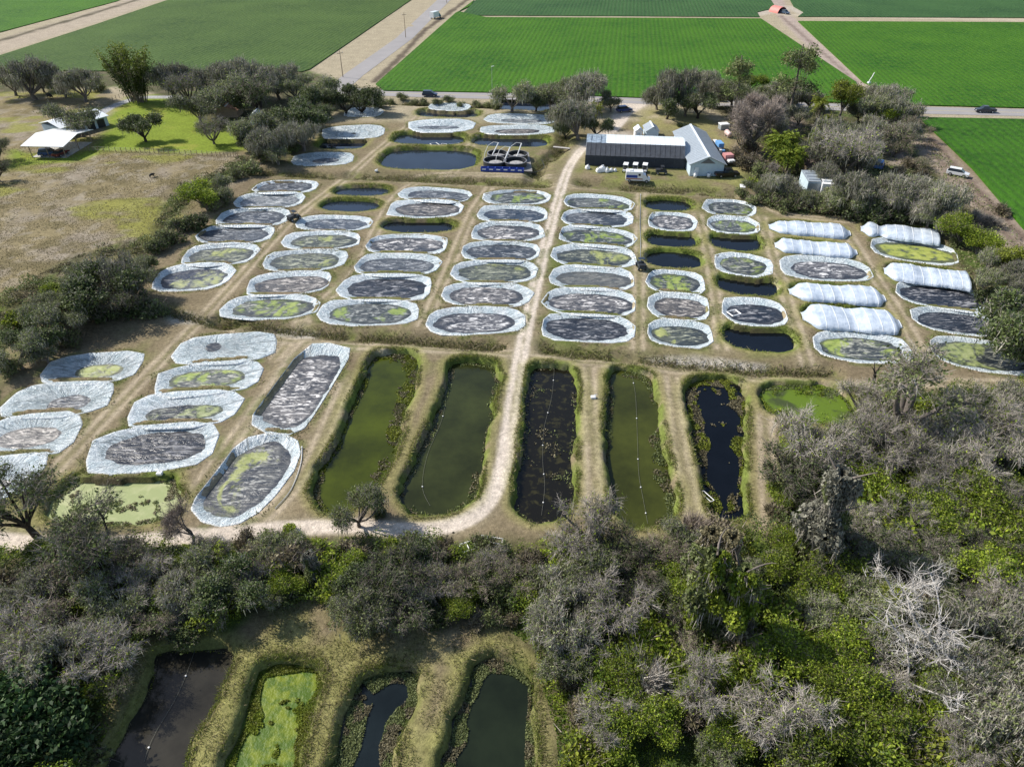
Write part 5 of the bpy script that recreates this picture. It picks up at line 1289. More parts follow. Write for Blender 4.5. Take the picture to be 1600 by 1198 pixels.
# weeds floating and standing along the pond edges
def weeds(key, wmin, wmax, n, leaf, leaf2, seed, label, z=-0.97, thr=0.5, size=0.11, side=0.0, up=0.12):
    P = [p[0] for p in PITS if p[3] == key][0]; rs = np.random.RandomState(seed)
    x = rs.uniform(P[:, 0].min(), P[:, 0].max(), n * 3); y = rs.uniform(P[:, 1].min(), P[:, 1].max(), n * 3)
    d = sdist(x, y, P); f = fbm(x, y, 2.2, seed, 4); cx = P[:, 0].mean()
    lim = wmin + (wmax - wmin) * np.clip((fbm(x, y, 5, seed + 4, 3) - 0.3) * 2.5, 0, 1) * (1 + side * np.sign(x - cx))
    m = (d > 0.5) & ((d < lim + 0.6) | (f > thr + 0.12)) & (f > 0.36); x, y, f, d = x[m][:n], y[m][:n], f[m][:n], d[m][:n]
    zz = z + rs.rand(len(x)) * up * (1 + 2 * np.clip((lim[m][:n] - d) / 2, 0, 1)); a = Acc(); Q = np.c_[x, y, zz]; k = fbm(x, y, 1.5, seed + 8, 3) > 0.5
    quads(a, Q[k], size, rs, 0, 0.8, f[k] * 1.6 - .3); quads(a, Q[~k], size, rs, 1, 0.8, f[~k] * 1.6 - .3)
    tag(link('pond_weeds', a.mesh('pond_weeds', [leaf, leaf2])), label, 'weeds', None, 'stuff')
weeds('P5', 0.3, 2.0, 11000, L_YEL, L_TAN, 91, 'yellow-green weed mats round the black narrow pond', thr=.60)
weeds('P3', 0.1, 0.6, 1800, L_OLV, L_TAN, 92, 'sparse brown weeds on the black earth pond', thr=0.56)
weeds('P1', 0.3, 1.6, 9000, L_YEL, L_TAN, 93, 'yellow and brown weeds at the edges of the green pond', thr=.8, side=.7)
weeds('P2', 0.1, 0.9, 5000, L_TAN, L_OLV, 94, 'brown weeds at the edges of the olive pond', thr=.8)
weeds('P4', 0.1, 1.4, 6000, L_TAN, L_OLV, 95, 'brown weeds along the right edge of the olive pond', thr=.8, side=.6)
weeds('P6', 0.2, 1.5, 4000, L_GRN, L_OLV, 96, 'green weeds in the lime coloured pond', -.66, thr=.8)
weeds('P7', 0.2, 0.8, 5000, L_OLV, L_TAN, 97, 'dark weeds in the duckweed pond', -.66, thr=.50)
weeds('Q2', 0.3, 1.5, 20000, L_YEL, L_GRN, 98, 'ragged weeds filling the mossy lowest pond', thr=.60, size=.08)
weeds('Q3', 0.4, 1.8, 12000, L_TAN, L_OLV, 99, 'brown weeds at the edges of the blue lowest pond', thr=.8, size=.08)
weeds('Q4', 0.2, 1.5, 12000, L_OLV, L_TAN, 101, 'brown-green weeds at the edges of the deep lowest pond', thr=.8, size=.08)
weeds('Q1', 0.0, 0.5, 4000, L_YEL, L_TAN, 102, 'thin weeds at the edge of the grey-brown lowest pond', thr=.8, size=.07)
# ------------------------------------------------------------------ buildings
M_TIN = simple('grey_tin_roof', (0.36, 0.40, 0.43), 0.45, 0.3, 0.08, 1.2)
M_TINW = simple('white_painted_tin', (0.72, 0.76, 0.80), 0.5, 0.0, 0.08, 0.8)
M_WALLB = simple('pale_blue_white_wall', (0.48, 0.58, 0.64), 0.6, 0.0, 0.08, 1.0)
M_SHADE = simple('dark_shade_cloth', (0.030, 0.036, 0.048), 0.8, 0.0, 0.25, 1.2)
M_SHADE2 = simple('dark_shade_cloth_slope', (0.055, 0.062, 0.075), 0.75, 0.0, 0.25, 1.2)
M_POLY = simple('white_greenhouse_sheet', (0.74, 0.80, 0.84), 0.35, 0.0, 0.08, 0.6)
M_POLYO = simple('torn_greenhouse_sheet', (0.26, 0.32, 0.38), 0.4, 0.0, 0.5, 1.0)
M_DARK = simple('dark_opening', (0.02, 0.022, 0.025), 0.6)
M_WOOD = simple('weathered_timber', (0.26, 0.20, 0.14), 0.85, 0, 0.25, 3)
M_STEEL = simple('galvanised_steel', (0.42, 0.43, 0.44), 0.45, 0.5, 0.1)
M_RUBB = simple('black_rubber', (0.02, 0.02, 0.02), 0.85)
M_BLK = simple('black_plastic', (0.025, 0.027, 0.03), 0.5)
M_GLS = simple('vehicle_glass', (0.03, 0.04, 0.05), 0.08)
M_WHT = simple('white_paint', (0.80, 0.80, 0.79), 0.35, 0, 0.04)
M_PVC = simple('white_pipe', (0.78, 0.78, 0.76), 0.5, 0, 0.05)
M_BLUE = simple('blue_plastic', (0.02, 0.055, 0.30), 0.45, 0, 0.2)
M_BLUE2 = simple('light_blue_cloth', (0.15, 0.35, 0.65), 0.6, 0, 0.2)
M_RED = simple('faded_red_fabric', (0.58, 0.20, 0.17), 0.6, 0, 0.15)
M_PINK = simple('faded_pink_tarp', (0.55, 0.25, 0.24), 0.6, 0, 0.15)
M_BRN = simple('brown_shingles', (0.10, 0.075, 0.06), 0.9, 0, 0.3, 4)
M_ORG = simple('rusty_tan_roof', (0.42, 0.25, 0.18), 0.8, 0, 0.2, 2)
M_CONC = simple('concrete_pad', (0.42, 0.41, 0.39), 0.85, 0, 0.12, 1)
M_TREATW = simple('dark_tank_water', (0.012, 0.014, 0.016), 0.08)
def frame_at(p0, p1):
    a = math.atan2(p1[1] - p0[1], p1[0] - p0[0]); return a, math.hypot(p1[0] - p0[0], p1[1] - p0[1])
# long greenhouse: near wall and near slope in shade cloth, pale sheet on top
p0, p1 = G(914, 258), G(1068, 264)
a, L = frame_at(p0, p1)
gh = thing('greenhouse', 'long greenhouse with dark shade cloth front and white sheet top', 'greenhouse', (p0[0], p0[1], 0), a)
MB().box(0, L, 0, 0.12, -.2, 2.5).build('front_wall', M_SHADE, gh)
sl = MB(); nseg = 20
for k in range(nseg):
    x0, x1 = L * k / nseg + 0.04, L * (k + 1) / nseg - 0.04
    sl.add([(x0, -0.15, 2.5), (x1, -0.15, 2.5), (x1, 2.6, 4.7), (x0, 2.6, 4.7), ((x0 + x1) / 2, 1.2, 3.55)], [(0, 1, 4), (1, 2, 4), (2, 3, 4), (3, 0, 4)])
sl.build('shade_cloth_roof', M_SHADE2, gh)
tp = MB()
for k in range(4, 20):
    x0, x1 = L * k / nseg, L * (k + 1) / nseg - 0.03; tp.add([(x0, 2.6, 4.72), (x1, 2.6, 4.72), (x1, 6.2, 5.25), (x0, 6.2, 5.25), (x1, 9.8, 4.6), (x0, 9.8, 4.6)], [(0, 1, 2, 3), (3, 2, 4, 5)])
tp.build('white_roof_sheet', M_POLY, gh)
tp = MB()
for k in range(0, 4):
    x0, x1 = L * k / nseg, L * (k + 1) / nseg - 0.03; tp.add([(x0, 2.6, 4.72), (x1, 2.6, 4.72), (x1, 6.2, 5.25 - .25 * (k % 2)), (x0, 6.2, 5.25 - .25 * (k % 2)), (x1, 9.8, 4.6), (x0, 9.8, 4.6)], [(0, 1, 2, 3), (3, 2, 4, 5)])
tp.build('torn_roof_sheet', M_POLYO, gh, 'thin see-through roof sheet at the lane end')
MB().box(0, L, 9.85, 9.95, -.2, 4.55).build('back_wall', M_POLY, gh)
for x in (0.0, L - .1):
    MB().add([(x, 0.13, -.2), (x, 9.84, -.2), (x, 9.84, 4.5), (x, 6.2, 5.15), (x, 2.6, 4.6), (x, 0.13, 2.6)] + [(x + .1, 0.13, -.2), (x + .1, 9.84, -.2), (x + .1, 9.84, 4.5), (x + .1, 6.2, 5.15), (x + .1, 2.6, 4.6), (x + .1, 0.13, 2.6)],
             [(0, 1, 2, 3, 4, 5), (11, 10, 9, 8, 7, 6)] + [(i, (i + 1) % 6, 6 + (i + 1) % 6, 6 + i) for i in range(6)]).build('end_wall', M_POLY, gh)
for k in range(0, nseg + 1, 2):
    MB().box(L * k / nseg - .05, L * k / nseg + .05, -0.07, -0.01, -.2, 2.48).build('post', M_SHADE2, gh)
# gabled building helper: origin front-left, x across the gable, y to the back
def gable(name, label, cat, fl, fr, length, h, rise, wall, roof, over=0.4, shift=0.5, win=(), vents=False, chim=None, group=None, skew=None):
    a, W = frame_at(fl, fr)
    t = thing(name, label, cat, (fl[0], fl[1], 0), a, group)
    c = W * shift
    V = [(0, 0, -.2), (W, 0, -.2), (W, 0, h), (c, 0, h + rise), (0, 0, h)]; V += [(x, length, z) for x, y, z in V]
    MB().add(V, [(0, 1, 2, 3, 4), (9, 8, 7, 6, 5), (1, 6, 7, 2), (5, 0, 4, 9), (4, 3, 8, 9), (3, 2, 7, 8), (0, 5, 6, 1)]).build('wall', wall, t)
    rf = MB(); sL = rise / c; sR = rise / (W - c)
    for s in (-1, 1):
        xe = -over if s < 0 else W + over; ze = h - over * (sL if s < 0 else sR) + .06; zr = h + rise + .06
        V = [(xe, -over, ze), (c, -over, zr), (c, length + over, zr), (xe, length + over, ze)]
        V += [(x, y, z + .09) for x, y, z in V]
        rf.add(V, [(0, 1, 2, 3), (4, 5, 6, 7), (0, 1, 5, 4), (1, 2, 6, 5), (2, 3, 7, 6), (3, 0, 4, 7)])
    ro = rf.build('roof', roof, t)
    MB().box(c - .25, c + .25, -over - .01, length + over + .01, h + rise + .10, h + rise + .19).build('ridge_cap', M_TINW, ro)
    sm = MB(); n = int(length / 1.0)
    for k in range(1, n):
        y = length * k / n
        for s in (-1, 1):
            xe = -over + .02 if s < 0 else W + over - .02; ze = h - over * (sL if s < 0 else sR) + .15; zr = h + rise + .15
            sm.add([(xe, y - .03, ze), (c, y - .03, zr), (c, y + .03, zr), (xe, y + .03, ze), (xe, y, ze + .05), (c, y, zr + .05)], [(0, 1, 5, 4), (3, 2, 5, 4)])
    sm.build('roof_seam', roof, ro)
    for k, (x0, x1, z0, z1, kind) in enumerate(win):
        MB().box(x0, x1, -.06, -.003, z0, z1).build(kind, M_DARK if kind != 'door' else M_WALLB, t)
    return t
def dir_len(f, b): return math.hypot(b[0] - f[0], b[1] - f[1])
fl, fr = G(1077, 275), G(1129, 275.5); bl = G(1066, 226)
gb = gable('metal_building', 'grey tin roofed metal building with pale blue gable end', 'building', fl, fr, 24.5, 2.9, 1.7, M_WALLB, M_TIN, 0.5, 0.5,
           [(1.0, 1.6, 1.6, 2.1, 'window'), (2.6, 5.6, 0.0, 0.02, 'sill')])
a_, W_ = frame_at(fl, fr)
MB().add([(W_ * .27, -.05, 3.0), (W_ * .73, -.05, 3.0), (W_ * .5, -.05, 4.2), (W_ * .27, -.02, 3.0), (W_ * .73, -.02, 3.0), (W_ * .5, -.02, 4.2)], [(0, 1, 2), (5, 4, 3), (0, 1, 4, 3), (1, 2, 5, 4), (2, 0, 3, 5)]).build('gable_vent', simple('gable_brown', (0.16, 0.16, 0.16), .8), gb)
MB().box(1.05, 2.0, -.08, -.004, -.1, 2.1).build('door', M_TINW, gb)
gable('shed', 'small white shed behind the greenhouse', 'shed', G(992, 216), G(1003, 216), 3.0, 1.8, 0.7, M_WHT, M_TINW, 0.2, win=[(.5, 1.3, .2, 1.4, 'door')])
gable('shed', 'larger grey roofed shed behind the greenhouse', 'shed', G(1009, 217), G(1028, 217), 5.0, 2.0, 1.0, M_WALLB, M_TIN, 0.3, win=[(1, 1.9, .1, 1.7, 'door')])
# carport
cp = G(50, 246); cq = G(104, 247); a, W = frame_at(cp, cq)
ct = thing('carport', 'open carport with bright white gabled roof beside the pasture', 'carport', (cp[0], cp[1], 0), a)
rf = MB()
for (y0, z0, y1, z1) in ((-0.9, 3.1, 6.2, 4.15), (6.2, 4.15, 13.3, 3.1)):
    V = [(-1.2, y0, z0), (W + 0.8, y0, z0), (W + .8, y1, z1), (-1.2, y1, z1)]; V += [(x, y, z - .12) for x, y, z in V]
    rf.add(V, [(0, 1, 2, 3), (7, 6, 5, 4), (0, 4, 5, 1), (1, 5, 6, 2), (2, 6, 7, 3), (3, 7, 4, 0)])
rf.build('roof', M_WHT, ct)
for x in (0.1, W * .5, W - .1):
    for y in (0.1, 6.2, 12.3):
        MB().box(x - .08, x + .08, y - .08, y + .08, -.1, 3.95 if y == 6.2 else 3.1).build('post', M_WOOD, ct)
MB().box(0, W, 0, 12.4, -.1, .05).build('floor_slab', M_CONC, ct)
# long shed under the spreading oak
b0 = G(100, 216); b1 = G(171, 196)
a, L = frame_at(b0, b1)
bt = thing('long_shed', 'long low white roofed shed under the spreading oak', 'shed', (b0[0], b0[1], 0), a)
for nm, y0, y1, z0, z1, m in (('wall', 0, 9, -.1, 2.5, M_WALLB),):
    MB().box(0, L, y0, y1, z0, z1).build(nm, m, bt)
V = [(-.4, -.5, 2.56), (L + .4, -.5, 2.56), (L + .4, 4.5, 3.7), (-.4, 4.5, 3.7), (L + .4, 9.5, 2.56), (-.4, 9.5, 2.56)]
V2 = [(x, y, z + .1) for x, y, z in V]
MB().add(V + V2, [(0, 1, 2, 3), (3, 2, 4, 5), (6, 7, 8, 9), (9, 8, 10, 11), (0, 1, 7, 6), (4, 5, 11, 10), (1, 2, 8, 7), (2, 4, 10, 8), (0, 3, 9, 6), (3, 5, 11, 9)]).build('roof', M_TINW, bt)
for k in range(4): MB().box(L * (.1 + .22 * k), L * (.1 + .22 * k) + 2.2, -.05, -.004, 0, 2.2).build('door', M_DARK, bt)
gable('shed', 'small rusty tan roofed shed behind the lawn trees', 'shed', G(338, 184), G(372, 184), 5.0, 2.0, 1.0, M_WOOD, M_ORG, .3)
gable('shed', 'small white building half hidden beside the upper left grove', 'shed', G(392, 196), G(404, 196), 5.0, 2.2, .9, M_WHT, M_TINW, .2, win=[(.4, 1.2, .1, 1.8, 'door')])
# hidden house and trailers
gable('house', 'dark roofed timber house hidden under the wide grey tree', 'house', G(1264, 277), G(1302, 277), 7.0, 2.2, 1.3, M_WOOD, M_BRN, .5, win=[(1, 2, .8, 1.8, 'window'), (3, 4, .1, 1.9, 'door')])
def box_trailer(label, px, py, w, l, h, rz, col, top):
    x, y = G(px, py); t = thing('box_trailer', label, 'trailer', (x, y, 0), rz)
    MB().box(0, w, 0, l, .5, h).build('body', col, t, bevel=.06); MB().box(-.05, w + .05, -.05, l + .05, h + .01, h + .14).build('roof', top, t)
    for k in range(3): MB().box(.3, w - .3, l * (.15 + .27 * k), l * (.15 + .27 * k) + .5, h + .15, h + .28).build('roof_vent', M_TIN, t)
    MB().box(.25, w - .25, -.06, -.004, .7, h - .3).build('door', top, t)
    for sx in (.05, w - .3):
        for sy in (l * .5, l * .7):
            MB().prismx([(sy + .38 * math.cos(i * .7854), .38 + .38 * math.sin(i * .7854)) for i in range(8)], sx, sx + .25).build('wheel', M_RUBB, t).rotation_euler = (0, 0, 0)
    return t
def fix_wheel(t):
    for c in t.children:
        if c.name.startswith('wheel'):
            me = c.data
            for v in me.vertices: v.co.x, v.co.y = v.co.y, v.co.x
            me.flip_normals()
fix_wheel(box_trailer('grey-blue box trailer, left one of two below the hidden house', 1257, 309, 3.0, 7, 3.6, R(-6), M_WALLB, M_TIN))
fix_wheel(box_trailer('bright white box trailer, right one of two below the hidden house', 1279, 313, 2.8, 8, 3.6, R(-10), M_WHT, M_WHT))
fix_wheel(box_trailer('low white trailer roof glimpsed under trees beside the box trailers', 1312, 312, 4.0, 6, 2.6, R(-8), M_WHT, M_TINW))
# red fabric shelter in the far fields
sx, sy = G(1222, 21); rt = thing('arched_shelter', 'faded red arched fabric shelter at the far crossing of field roads', 'shelter', (sx, sy, 0), R(25)); rt.scale = (.8, .7, .8)
for nm, r, m in (('canopy', 3.6, M_RED),):
    V = []; n = 16; 
    for yy in (0, 9):
        for rr in (r, r - .15):
            V += [(-rr * math.cos(math.pi * k / n), yy, rr * .95 * math.sin(math.pi * k / n)) for k in range(n + 1)]
    N = n + 1; Fq = []
    for k in range(n): Fq += [(k, k + 1, 2 * N + k + 1, 2 * N + k), (N + k, 3 * N + k, 3 * N + k + 1, N + k + 1), (k, N + k, N + k + 1, k + 1), (2 * N + k, 2 * N + k + 1, 3 * N + k + 1, 3 * N + k)]
    MB().add(V, Fq).build(nm, m, rt)
MB().add([(-3.45 * math.cos(math.pi * k / 12), 8.8, 3.2 * math.sin(math.pi * k / 12)) for k in range(13)] + [(-3.45 * math.cos(math.pi * k / 12), 8.9, 3.2 * math.sin(math.pi * k / 12)) for k in range(13)], [tuple(range(13)), tuple(range(25, 12, -1))] + [(k, k + 1, 14 + k, 13 + k) for k in range(12)]).build('back_wall', M_BLK, rt)

# ------------------------------------------------------------------ vehicles
def wheel(t, x, y, r=0.36, w=0.24):
    mb = MB(); mb.prismx([(x + r * math.cos(i * math.pi / 7), r + r * math.sin(i * math.pi / 7)) for i in range(14)], y - w / 2, y + w / 2)
    o = mb.build('wheel', M_RUBB, t)
    s = 1 if y > 0 else -1
    MB().prismx([(x + r * .55 * math.cos(i * math.pi / 5), r + r * .55 * math.sin(i * math.pi / 5)) for i in range(10)], y + s * w / 2 + s * .005, y + s * (w / 2 + .03)).build('rim', M_STEEL, o)
CARM = {}
def paint(col):
    if col not in CARM:
        CARM[col] = simple('vehicle_paint', col, 0.28, 0.1, 0.03)
    return CARM[col]
def vehicle(name, label, cat, px, py, rz, col, style, group=None):
    x, y = G(px, py); t = thing(name, label, cat, (x, y, 0.08), R(rz), group); m = paint(col)
    def cabin(x0, x1, w, z0, z1, fs, rs_, roof=m):
        MB().box(x0, x1, -w, w, z0, z1 - .06, (x0 + rs_, x1 - fs, -w * .84, w * .84)).build('window', M_GLS, t)
        MB().box(x0 + rs_ * .9, x1 - fs * .95, -w * .85, w * .85, z1 - .055, z1 + .03).build('roof', roof, t, bevel=.03)
    if style in ('suv', 'car', 'pickup'):
        L = {'suv': 4.8, 'car': 4.6, 'pickup': 5.8}[style] / 2; W = .93; zb = {'suv': 1.05, 'car': .95, 'pickup': 1.1}[style]
        pr = [(-L, .38), (L - .1, .35), (L, .6), (L - .05, zb - .25), (L * .45, zb), (-L, zb)] if style != 'pickup' else [(-L, .42), (L - .1, .4), (L, .65), (L - .05, zb - .15), (L * .5, zb), (-L, zb)]
        MB().prismx(pr, -W, W).build('body', m, t, bevel=.05)
        if style == 'pickup':
            cabin(-.75, 1.55, .84, zb, 1.82, .75, .2)
            MB().box(-L + .12, -.9, -.75, .75, zb + .004, zb + .02).build('bed', M_BLK, t)
        elif style == 'suv': cabin(-L + .1, 1.3, .86, zb, 1.72, .8, .35)
        else: cabin(-L + .5, 1.1, .84, zb, 1.45, .8, .6)
        for s in (-1, 1):
            MB().box(L - .12, L + .012, s * .6 - .16, s * .6 + .16, zb - .42, zb - .27).build('headlight', M_WHT, t)
            MB().box(-L - .012, -L + .1, s * .72 - .1, s * .72 + .1, zb - .4, zb - .15).build('tail_light', M_RED, t)
        for wx in (-L * .6, L * .6):
            for wy in (-W, W): wheel(t, wx, wy, .37 if style != 'car' else .33)
    elif style in ('van', 'truck'):
        MB().box(-3.2, 1.2, -1.1, 1.1, .55, 3.0).build('box_body', m, t, bevel=.06)
        MB().prismx([(1.22, .45), (3.1, .45), (3.15, 1.1), (2.5, 1.3), (1.9, 2.15), (1.22, 2.2)], -.95, .95).build('cab', m if style == 'van' else paint((0.05, .2, .28)), t, bevel=.05)
        MB().add([(2.02, -.8, 2.0), (2.52, -.8, 1.36), (2.52, .8, 1.36), (2.02, .8, 2.0), (2.06, -.8, 2.05), (2.58, -.8, 1.38), (2.58, .8, 1.38), (2.06, .8, 2.05)], [(0, 1, 2, 3), (4, 5, 6, 7), (0, 1, 5, 4), (1, 2, 6, 5), (2, 3, 7, 6), (3, 0, 4, 7)]).build('windscreen', M_GLS, t)
        if style == 'van':
            for s in (-1, 1):
                MB().box(-3.1, 1.15, s * 1.12 - .015, s * 1.12 + .015, .95, 1.2).build('stripe', paint((.45, .12, .05)), t)
                MB().box(-3.1, -.2, s * 1.12 - .015, s * 1.12 + .015, 1.35, 2.1).build('stripe', M_BLUE, t)
                MB().box(-.0, .6, s * 1.13 - .015, s * 1.13 + .015, 1.9, 2.5).build('window', M_GLS, t)
            MB().box(-2.4, -1.4, -.5, .5, 3.01, 3.25).build('roof_unit', M_WHT, t, bevel=.05)
        for s in (-1, 1): MB().box(3.05, 3.17, s * .7 - .14, s * .7 + .14, .75, .95).build('headlight', M_STEEL, t)
        for wx in (-2.2, 2.3):
            for wy in (-1.0, 1.0): wheel(t, wx, wy, .42)
    elif style == 'cart':
        MB().box(-1.15, 1.15, -.58, .58, .35, .62, (-1.1, 1.0, -.55, .55)).build('body', m, t, bevel=.04)
        MB().box(-.5, .1, -.5, .5, .63, .95).build('seat', M_BLK, t, bevel=.04)
        MB().box(-1.1, .95, -.6, .6, 1.85, 1.95).build('roof', M_WHT, t, bevel=.03)
        for sx_ in (-.95, .85):
            for sy_ in (-.52, .52): MB().tube([(sx_, sy_, .6), (sx_, sy_, 1.86)], .03, 5).build('roof_post', M_STEEL, t)
        for wx in (-.8, .8):
            for wy in (-.55, .55): wheel(t, wx, wy, .25, .2)
    elif style == 'atv':
        MB().box(-1.4, 1.4, -.6, .6, .45, .85, (-1.3, 1.2, -.5, .5)).build('body', m, t, bevel=.05)
        MB().box(-1.35, -.35, -.65, .65, .87, 1.15).build('cargo_bed', M_BLK, t)
        MB().box(-.25, .35, -.5, .5, .87, 1.25).build('seat', M_BLK, t, bevel=.05)
        for s in (-.58, .58): MB().tube([(-.3, s, .85), (-.25, s, 1.8), (.5, s, 1.75), (.95, s, .85)], .035, 5).build('roll_bar', M_BLK, t)
        MB().box(-.28, .55, -.6, .6, 1.8, 1.86).build('roof', m, t)
        MB().tube([(.5, -.2, 1.0), (.62, -.2, 1.2)], .12, 6).build('steering_wheel', M_BLK, t)
        for wx in (-.95, .95):
            for wy in (-.62, .62): wheel(t, wx, wy, .33, .28)
    return t
vehicle('parked_car', 'dark blue estate car driving along the tarmac road behind the farm', 'car', 672, 151, -4, (.02, .035, .09), 'suv')
vehicle('pickup_truck', 'dark grey pickup on the tarmac road between the crop fields', 'pickup', 1538, 176, 178 - 3, (.05, .055, .07), 'pickup')
vehicle('box_truck', 'white topped teal truck parked on the verge of the diagonal road', 'truck', 681, 29, 60, (.75, .78, .78), 'truck')
vehicle('parked_car', 'white car parked on the dirt track beside the crop rows', 'car', 1495, 275, -35, (.8, .8, .8), 'suv')
vehicle('parked_truck', 'dark truck with pale bonnet under the red fabric shelter', 'truck', 1226, 22, -60, (.06, .10, .16), 'suv')
vehicle('box_van', 'white box van with blue and rust stripes in front of the greenhouse', 'van', 996, 284, -6, (.82, .82, .82), 'van').scale = (.88, .88, .85)
for i, (px, py, lb) in enumerate(((977, 268.5, 'white topped golf cart, nearest the lane in the row of three'), (992, 268.5, 'white topped golf cart, middle of the row behind the van'), (1007, 269, 'white topped golf cart, nearest the dark utility vehicle'))):
    vehicle('golf_cart', lb, 'golf cart', px, py, 75, (.75, .75, .74), 'cart', 'golf carts by the greenhouse')
vehicle('utility_vehicle', 'dark utility vehicle parked in front of the greenhouse', 'utility vehicle', 1033, 272, 0, (.03, .03, .03), 'atv')
vehicle('pickup_truck', 'black pickup parked at the corner of the grey metal building', 'pickup', 1135, 276, 6, (.012, .012, .014), 'pickup')
vehicle('golf_cart', 'white roofed golf cart alone on the track by the grove', 'golf cart', 1158, 304, 80, (.06, .06, .06), 'cart')
vehicle('utility_vehicle', 'black utility vehicle on the grass lane among the left ponds', 'utility vehicle', 460, 344, 50, (.012, .012, .014), 'atv')
vehicle('utility_vehicle', 'dark utility vehicle on the strip between open water ponds', 'utility vehicle', 1001, 419, 95, (.03, .04, .055), 'atv')
vehicle('parked_car', 'dark blue car parked in the shade of the carport', 'car', 78, 243, 15, (.05, .09, .22), 'suv')
vehicle('parked_car', 'dark red car parked under the right bay of the carport', 'car', 96, 243, 80, (.14, .03, .03), 'car')
vehicle('parked_car', 'blue car half hidden under the trees beside the entrance drive', 'car', 975, 175, 20, (.03, .06, .2), 'suv')
vehicle('parked_car', 'blue car in the shade of the wide grey tree', 'car', 1373, 262, 60, (.1, .25, .55), 'suv')
# trailer boat and blue cover beside the metal building
def crate_stack(label, px, py, items, rz=0, name='equipment_stack', cat='equipment'):
    x, y = G(px, py); t = thing(name, label, cat, (x, y, 0), R(rz))
    for nm, m, b in items: MB().box(*b).build(nm, m, t, bevel=.05)
    return t
crate_stack('rusty flatbed machine with pink tarp right of the metal building', 1138, 256, [('bed', M_BLK, (-1.2, 1.2, -2, 2, .5, .9)), ('tarp', M_PINK, (-1.1, 1.1, -.2, 1.9, .93, 2.2)), ('bonnet', M_WHT, (-.8, .8, -1.9, -.6, .93, 1.4))], 10, 'farm_machine', 'machine')
crate_stack('blue covered rack leaning by the metal building wall', 1121, 232, [('frame', M_STEEL, (-.6, .6, -3, 3, 0, 1.0)), ('cover', M_BLUE2, (-.7, .7, -2.5, .5, 1.02, 2.0)), ('board', M_WHT, (-.5, .5, .8, 3, 1.02, 1.4))], 5, 'equipment_rack', 'rack')
crate_stack('white and blue barrels at the back corner of the metal building', 1127, 240, [('barrel', M_WHT, (-.6, 0, -.4, .4, 0, 1.0)), ('barrel', M_BLUE2, (.1, .8, -.4, .4, 0, .9))], 0, 'barrel_stack', 'barrels')
crate_stack('white lidded skip behind the metal building', 1130, 202, [('body', M_TIN, (-1.2, 1.2, -1, 1, 0, 1.3)), ('lid', M_WHT, (-1.3, 1.3, -1.1, 1.1, 1.32, 1.6))], 10, 'skip', 'skip')
bx_, by_ = G(1137, 214)
bo = thing('propane_tank', 'pinkish white rounded tank lying on the grass by the grove', 'tank', (bx_, by_, 0), R(95))
MB().lathe([(0.02, -1.7), (.45, -1.6), (.68, -1.3), (.7, 1.3), (.45, 1.6), (.02, 1.7)], 14).build('shell', simple('faded_pink_paint', (.62, .45, .42), .5), bo, smooth_=True)
for c in bo.children:
    for v in c.data.vertices: x, y, z = v.co; v.co = (z, y, x + .95)
MB().box(-1.0, -.8, -.5, .5, 0, .35).build('cradle', M_CONC, bo); MB().box(.8, 1.0, -.5, .5, 0, .35).build('cradle', M_CONC, bo)
# sacks, bags
def sack(label, px, py, s, col=M_WHT, group=None):
    x, y = G(px, py); t = thing('bulk_sack', label, 'sack', (x, y, 0), random.uniform(0, 1), group)
    MB().box(-s, s, -s, s, 0, s * 1.5, (-s * .8, s * .8, -s * .8, s * .8)).build('sack_body', col, t, bevel=s * .25); MB().lathe([(s * .5, 0), (s * .25, s * .3), (s * .35, s * .5)], 8, (0, 0, s * 1.45)).build('sack_neck', col, t)
for px, py, s, lb in ((935, 269, .6, 'left bulk sack of the white pile by the greenhouse'), (941, 268, .8, 'tallest white bulk sack by the greenhouse'), (948, 269, .6, 'white bulk sack just right of the tallest one'), (955, 268, .45, 'small bluish white sack at the pile end'), (961, 268, .4, 'flattest white sack nearest the golf carts'), (918, 264, .55, 'brown and white sack at the greenhouse lane corner')): sack(lb, px, py, s)
for px, lb in ((1086, 'left white drum at the pale gable wall'), (1107, 'right white drum at the pale gable wall')):
    x, y = G(px, 277); t = thing('drum', lb, 'drum', (x, y, 0)); MB().lathe([(.01, 0), (.38, .02), (.4, .45), (.38, .9), (.01, .92)], 12).build('shell', M_WHT, t, smooth_=True); MB().lathe([(.01, .94), (.3, .95), (.3, 1.0), (.01, 1.01)], 12).build('lid', M_TIN, t)
# ------------------------------------------------------------------ round tanks, blue bins and pipes
TK = [(777, 245, 2.5, 'round black tank, back left of the group of four'), (809, 246, 2.5, 'round black tank, back right of the group of four'), (773, 256, 2.8, 'round black tank, front left, just above the blue bins'), (805, 257, 2.8, 'round black tank, front right of the group of four')]
MB_ = MB()
for i, (px, py, r, lb) in enumerate(TK):
    x, y = G(px, py + 2); t = thing('round_tank', lb, 'tank', (x, y, 0), 0, 'round black fish tanks')
    MB().lathe([(r, -.1), (r, 1.3), (r - .12, 1.3), (r - .12, .5)], 28).build('tank_wall', M_BLK, t)
    MB().lathe([(.01, .75), (r - .13, .75)], 28).build('water', M_TREATW, t)
    MB().lathe([(r + .06, 1.22), (r + .06, 1.34), (r - .18, 1.36), (r - .18, 1.30)], 28).build('rim', simple('grey_rim', (.16, .16, .17), .5), t)
    MB().lathe([(.01, .80), (r * .55, .80), (r * .6, .76)], 12).build('foam_patch', simple('grey_foam', (.32, .31, .30), .8, 0, .4, 1.5), t).location = (.3, -.25, 0)
o = ngon('tank_pad', GP([(762,236),(826,238),(832,268),(756,266)], .03), .03, simple('grey_gravel', (.22, .21, .20), .9, 0, .3, 3)); tag(o, kind='structure')
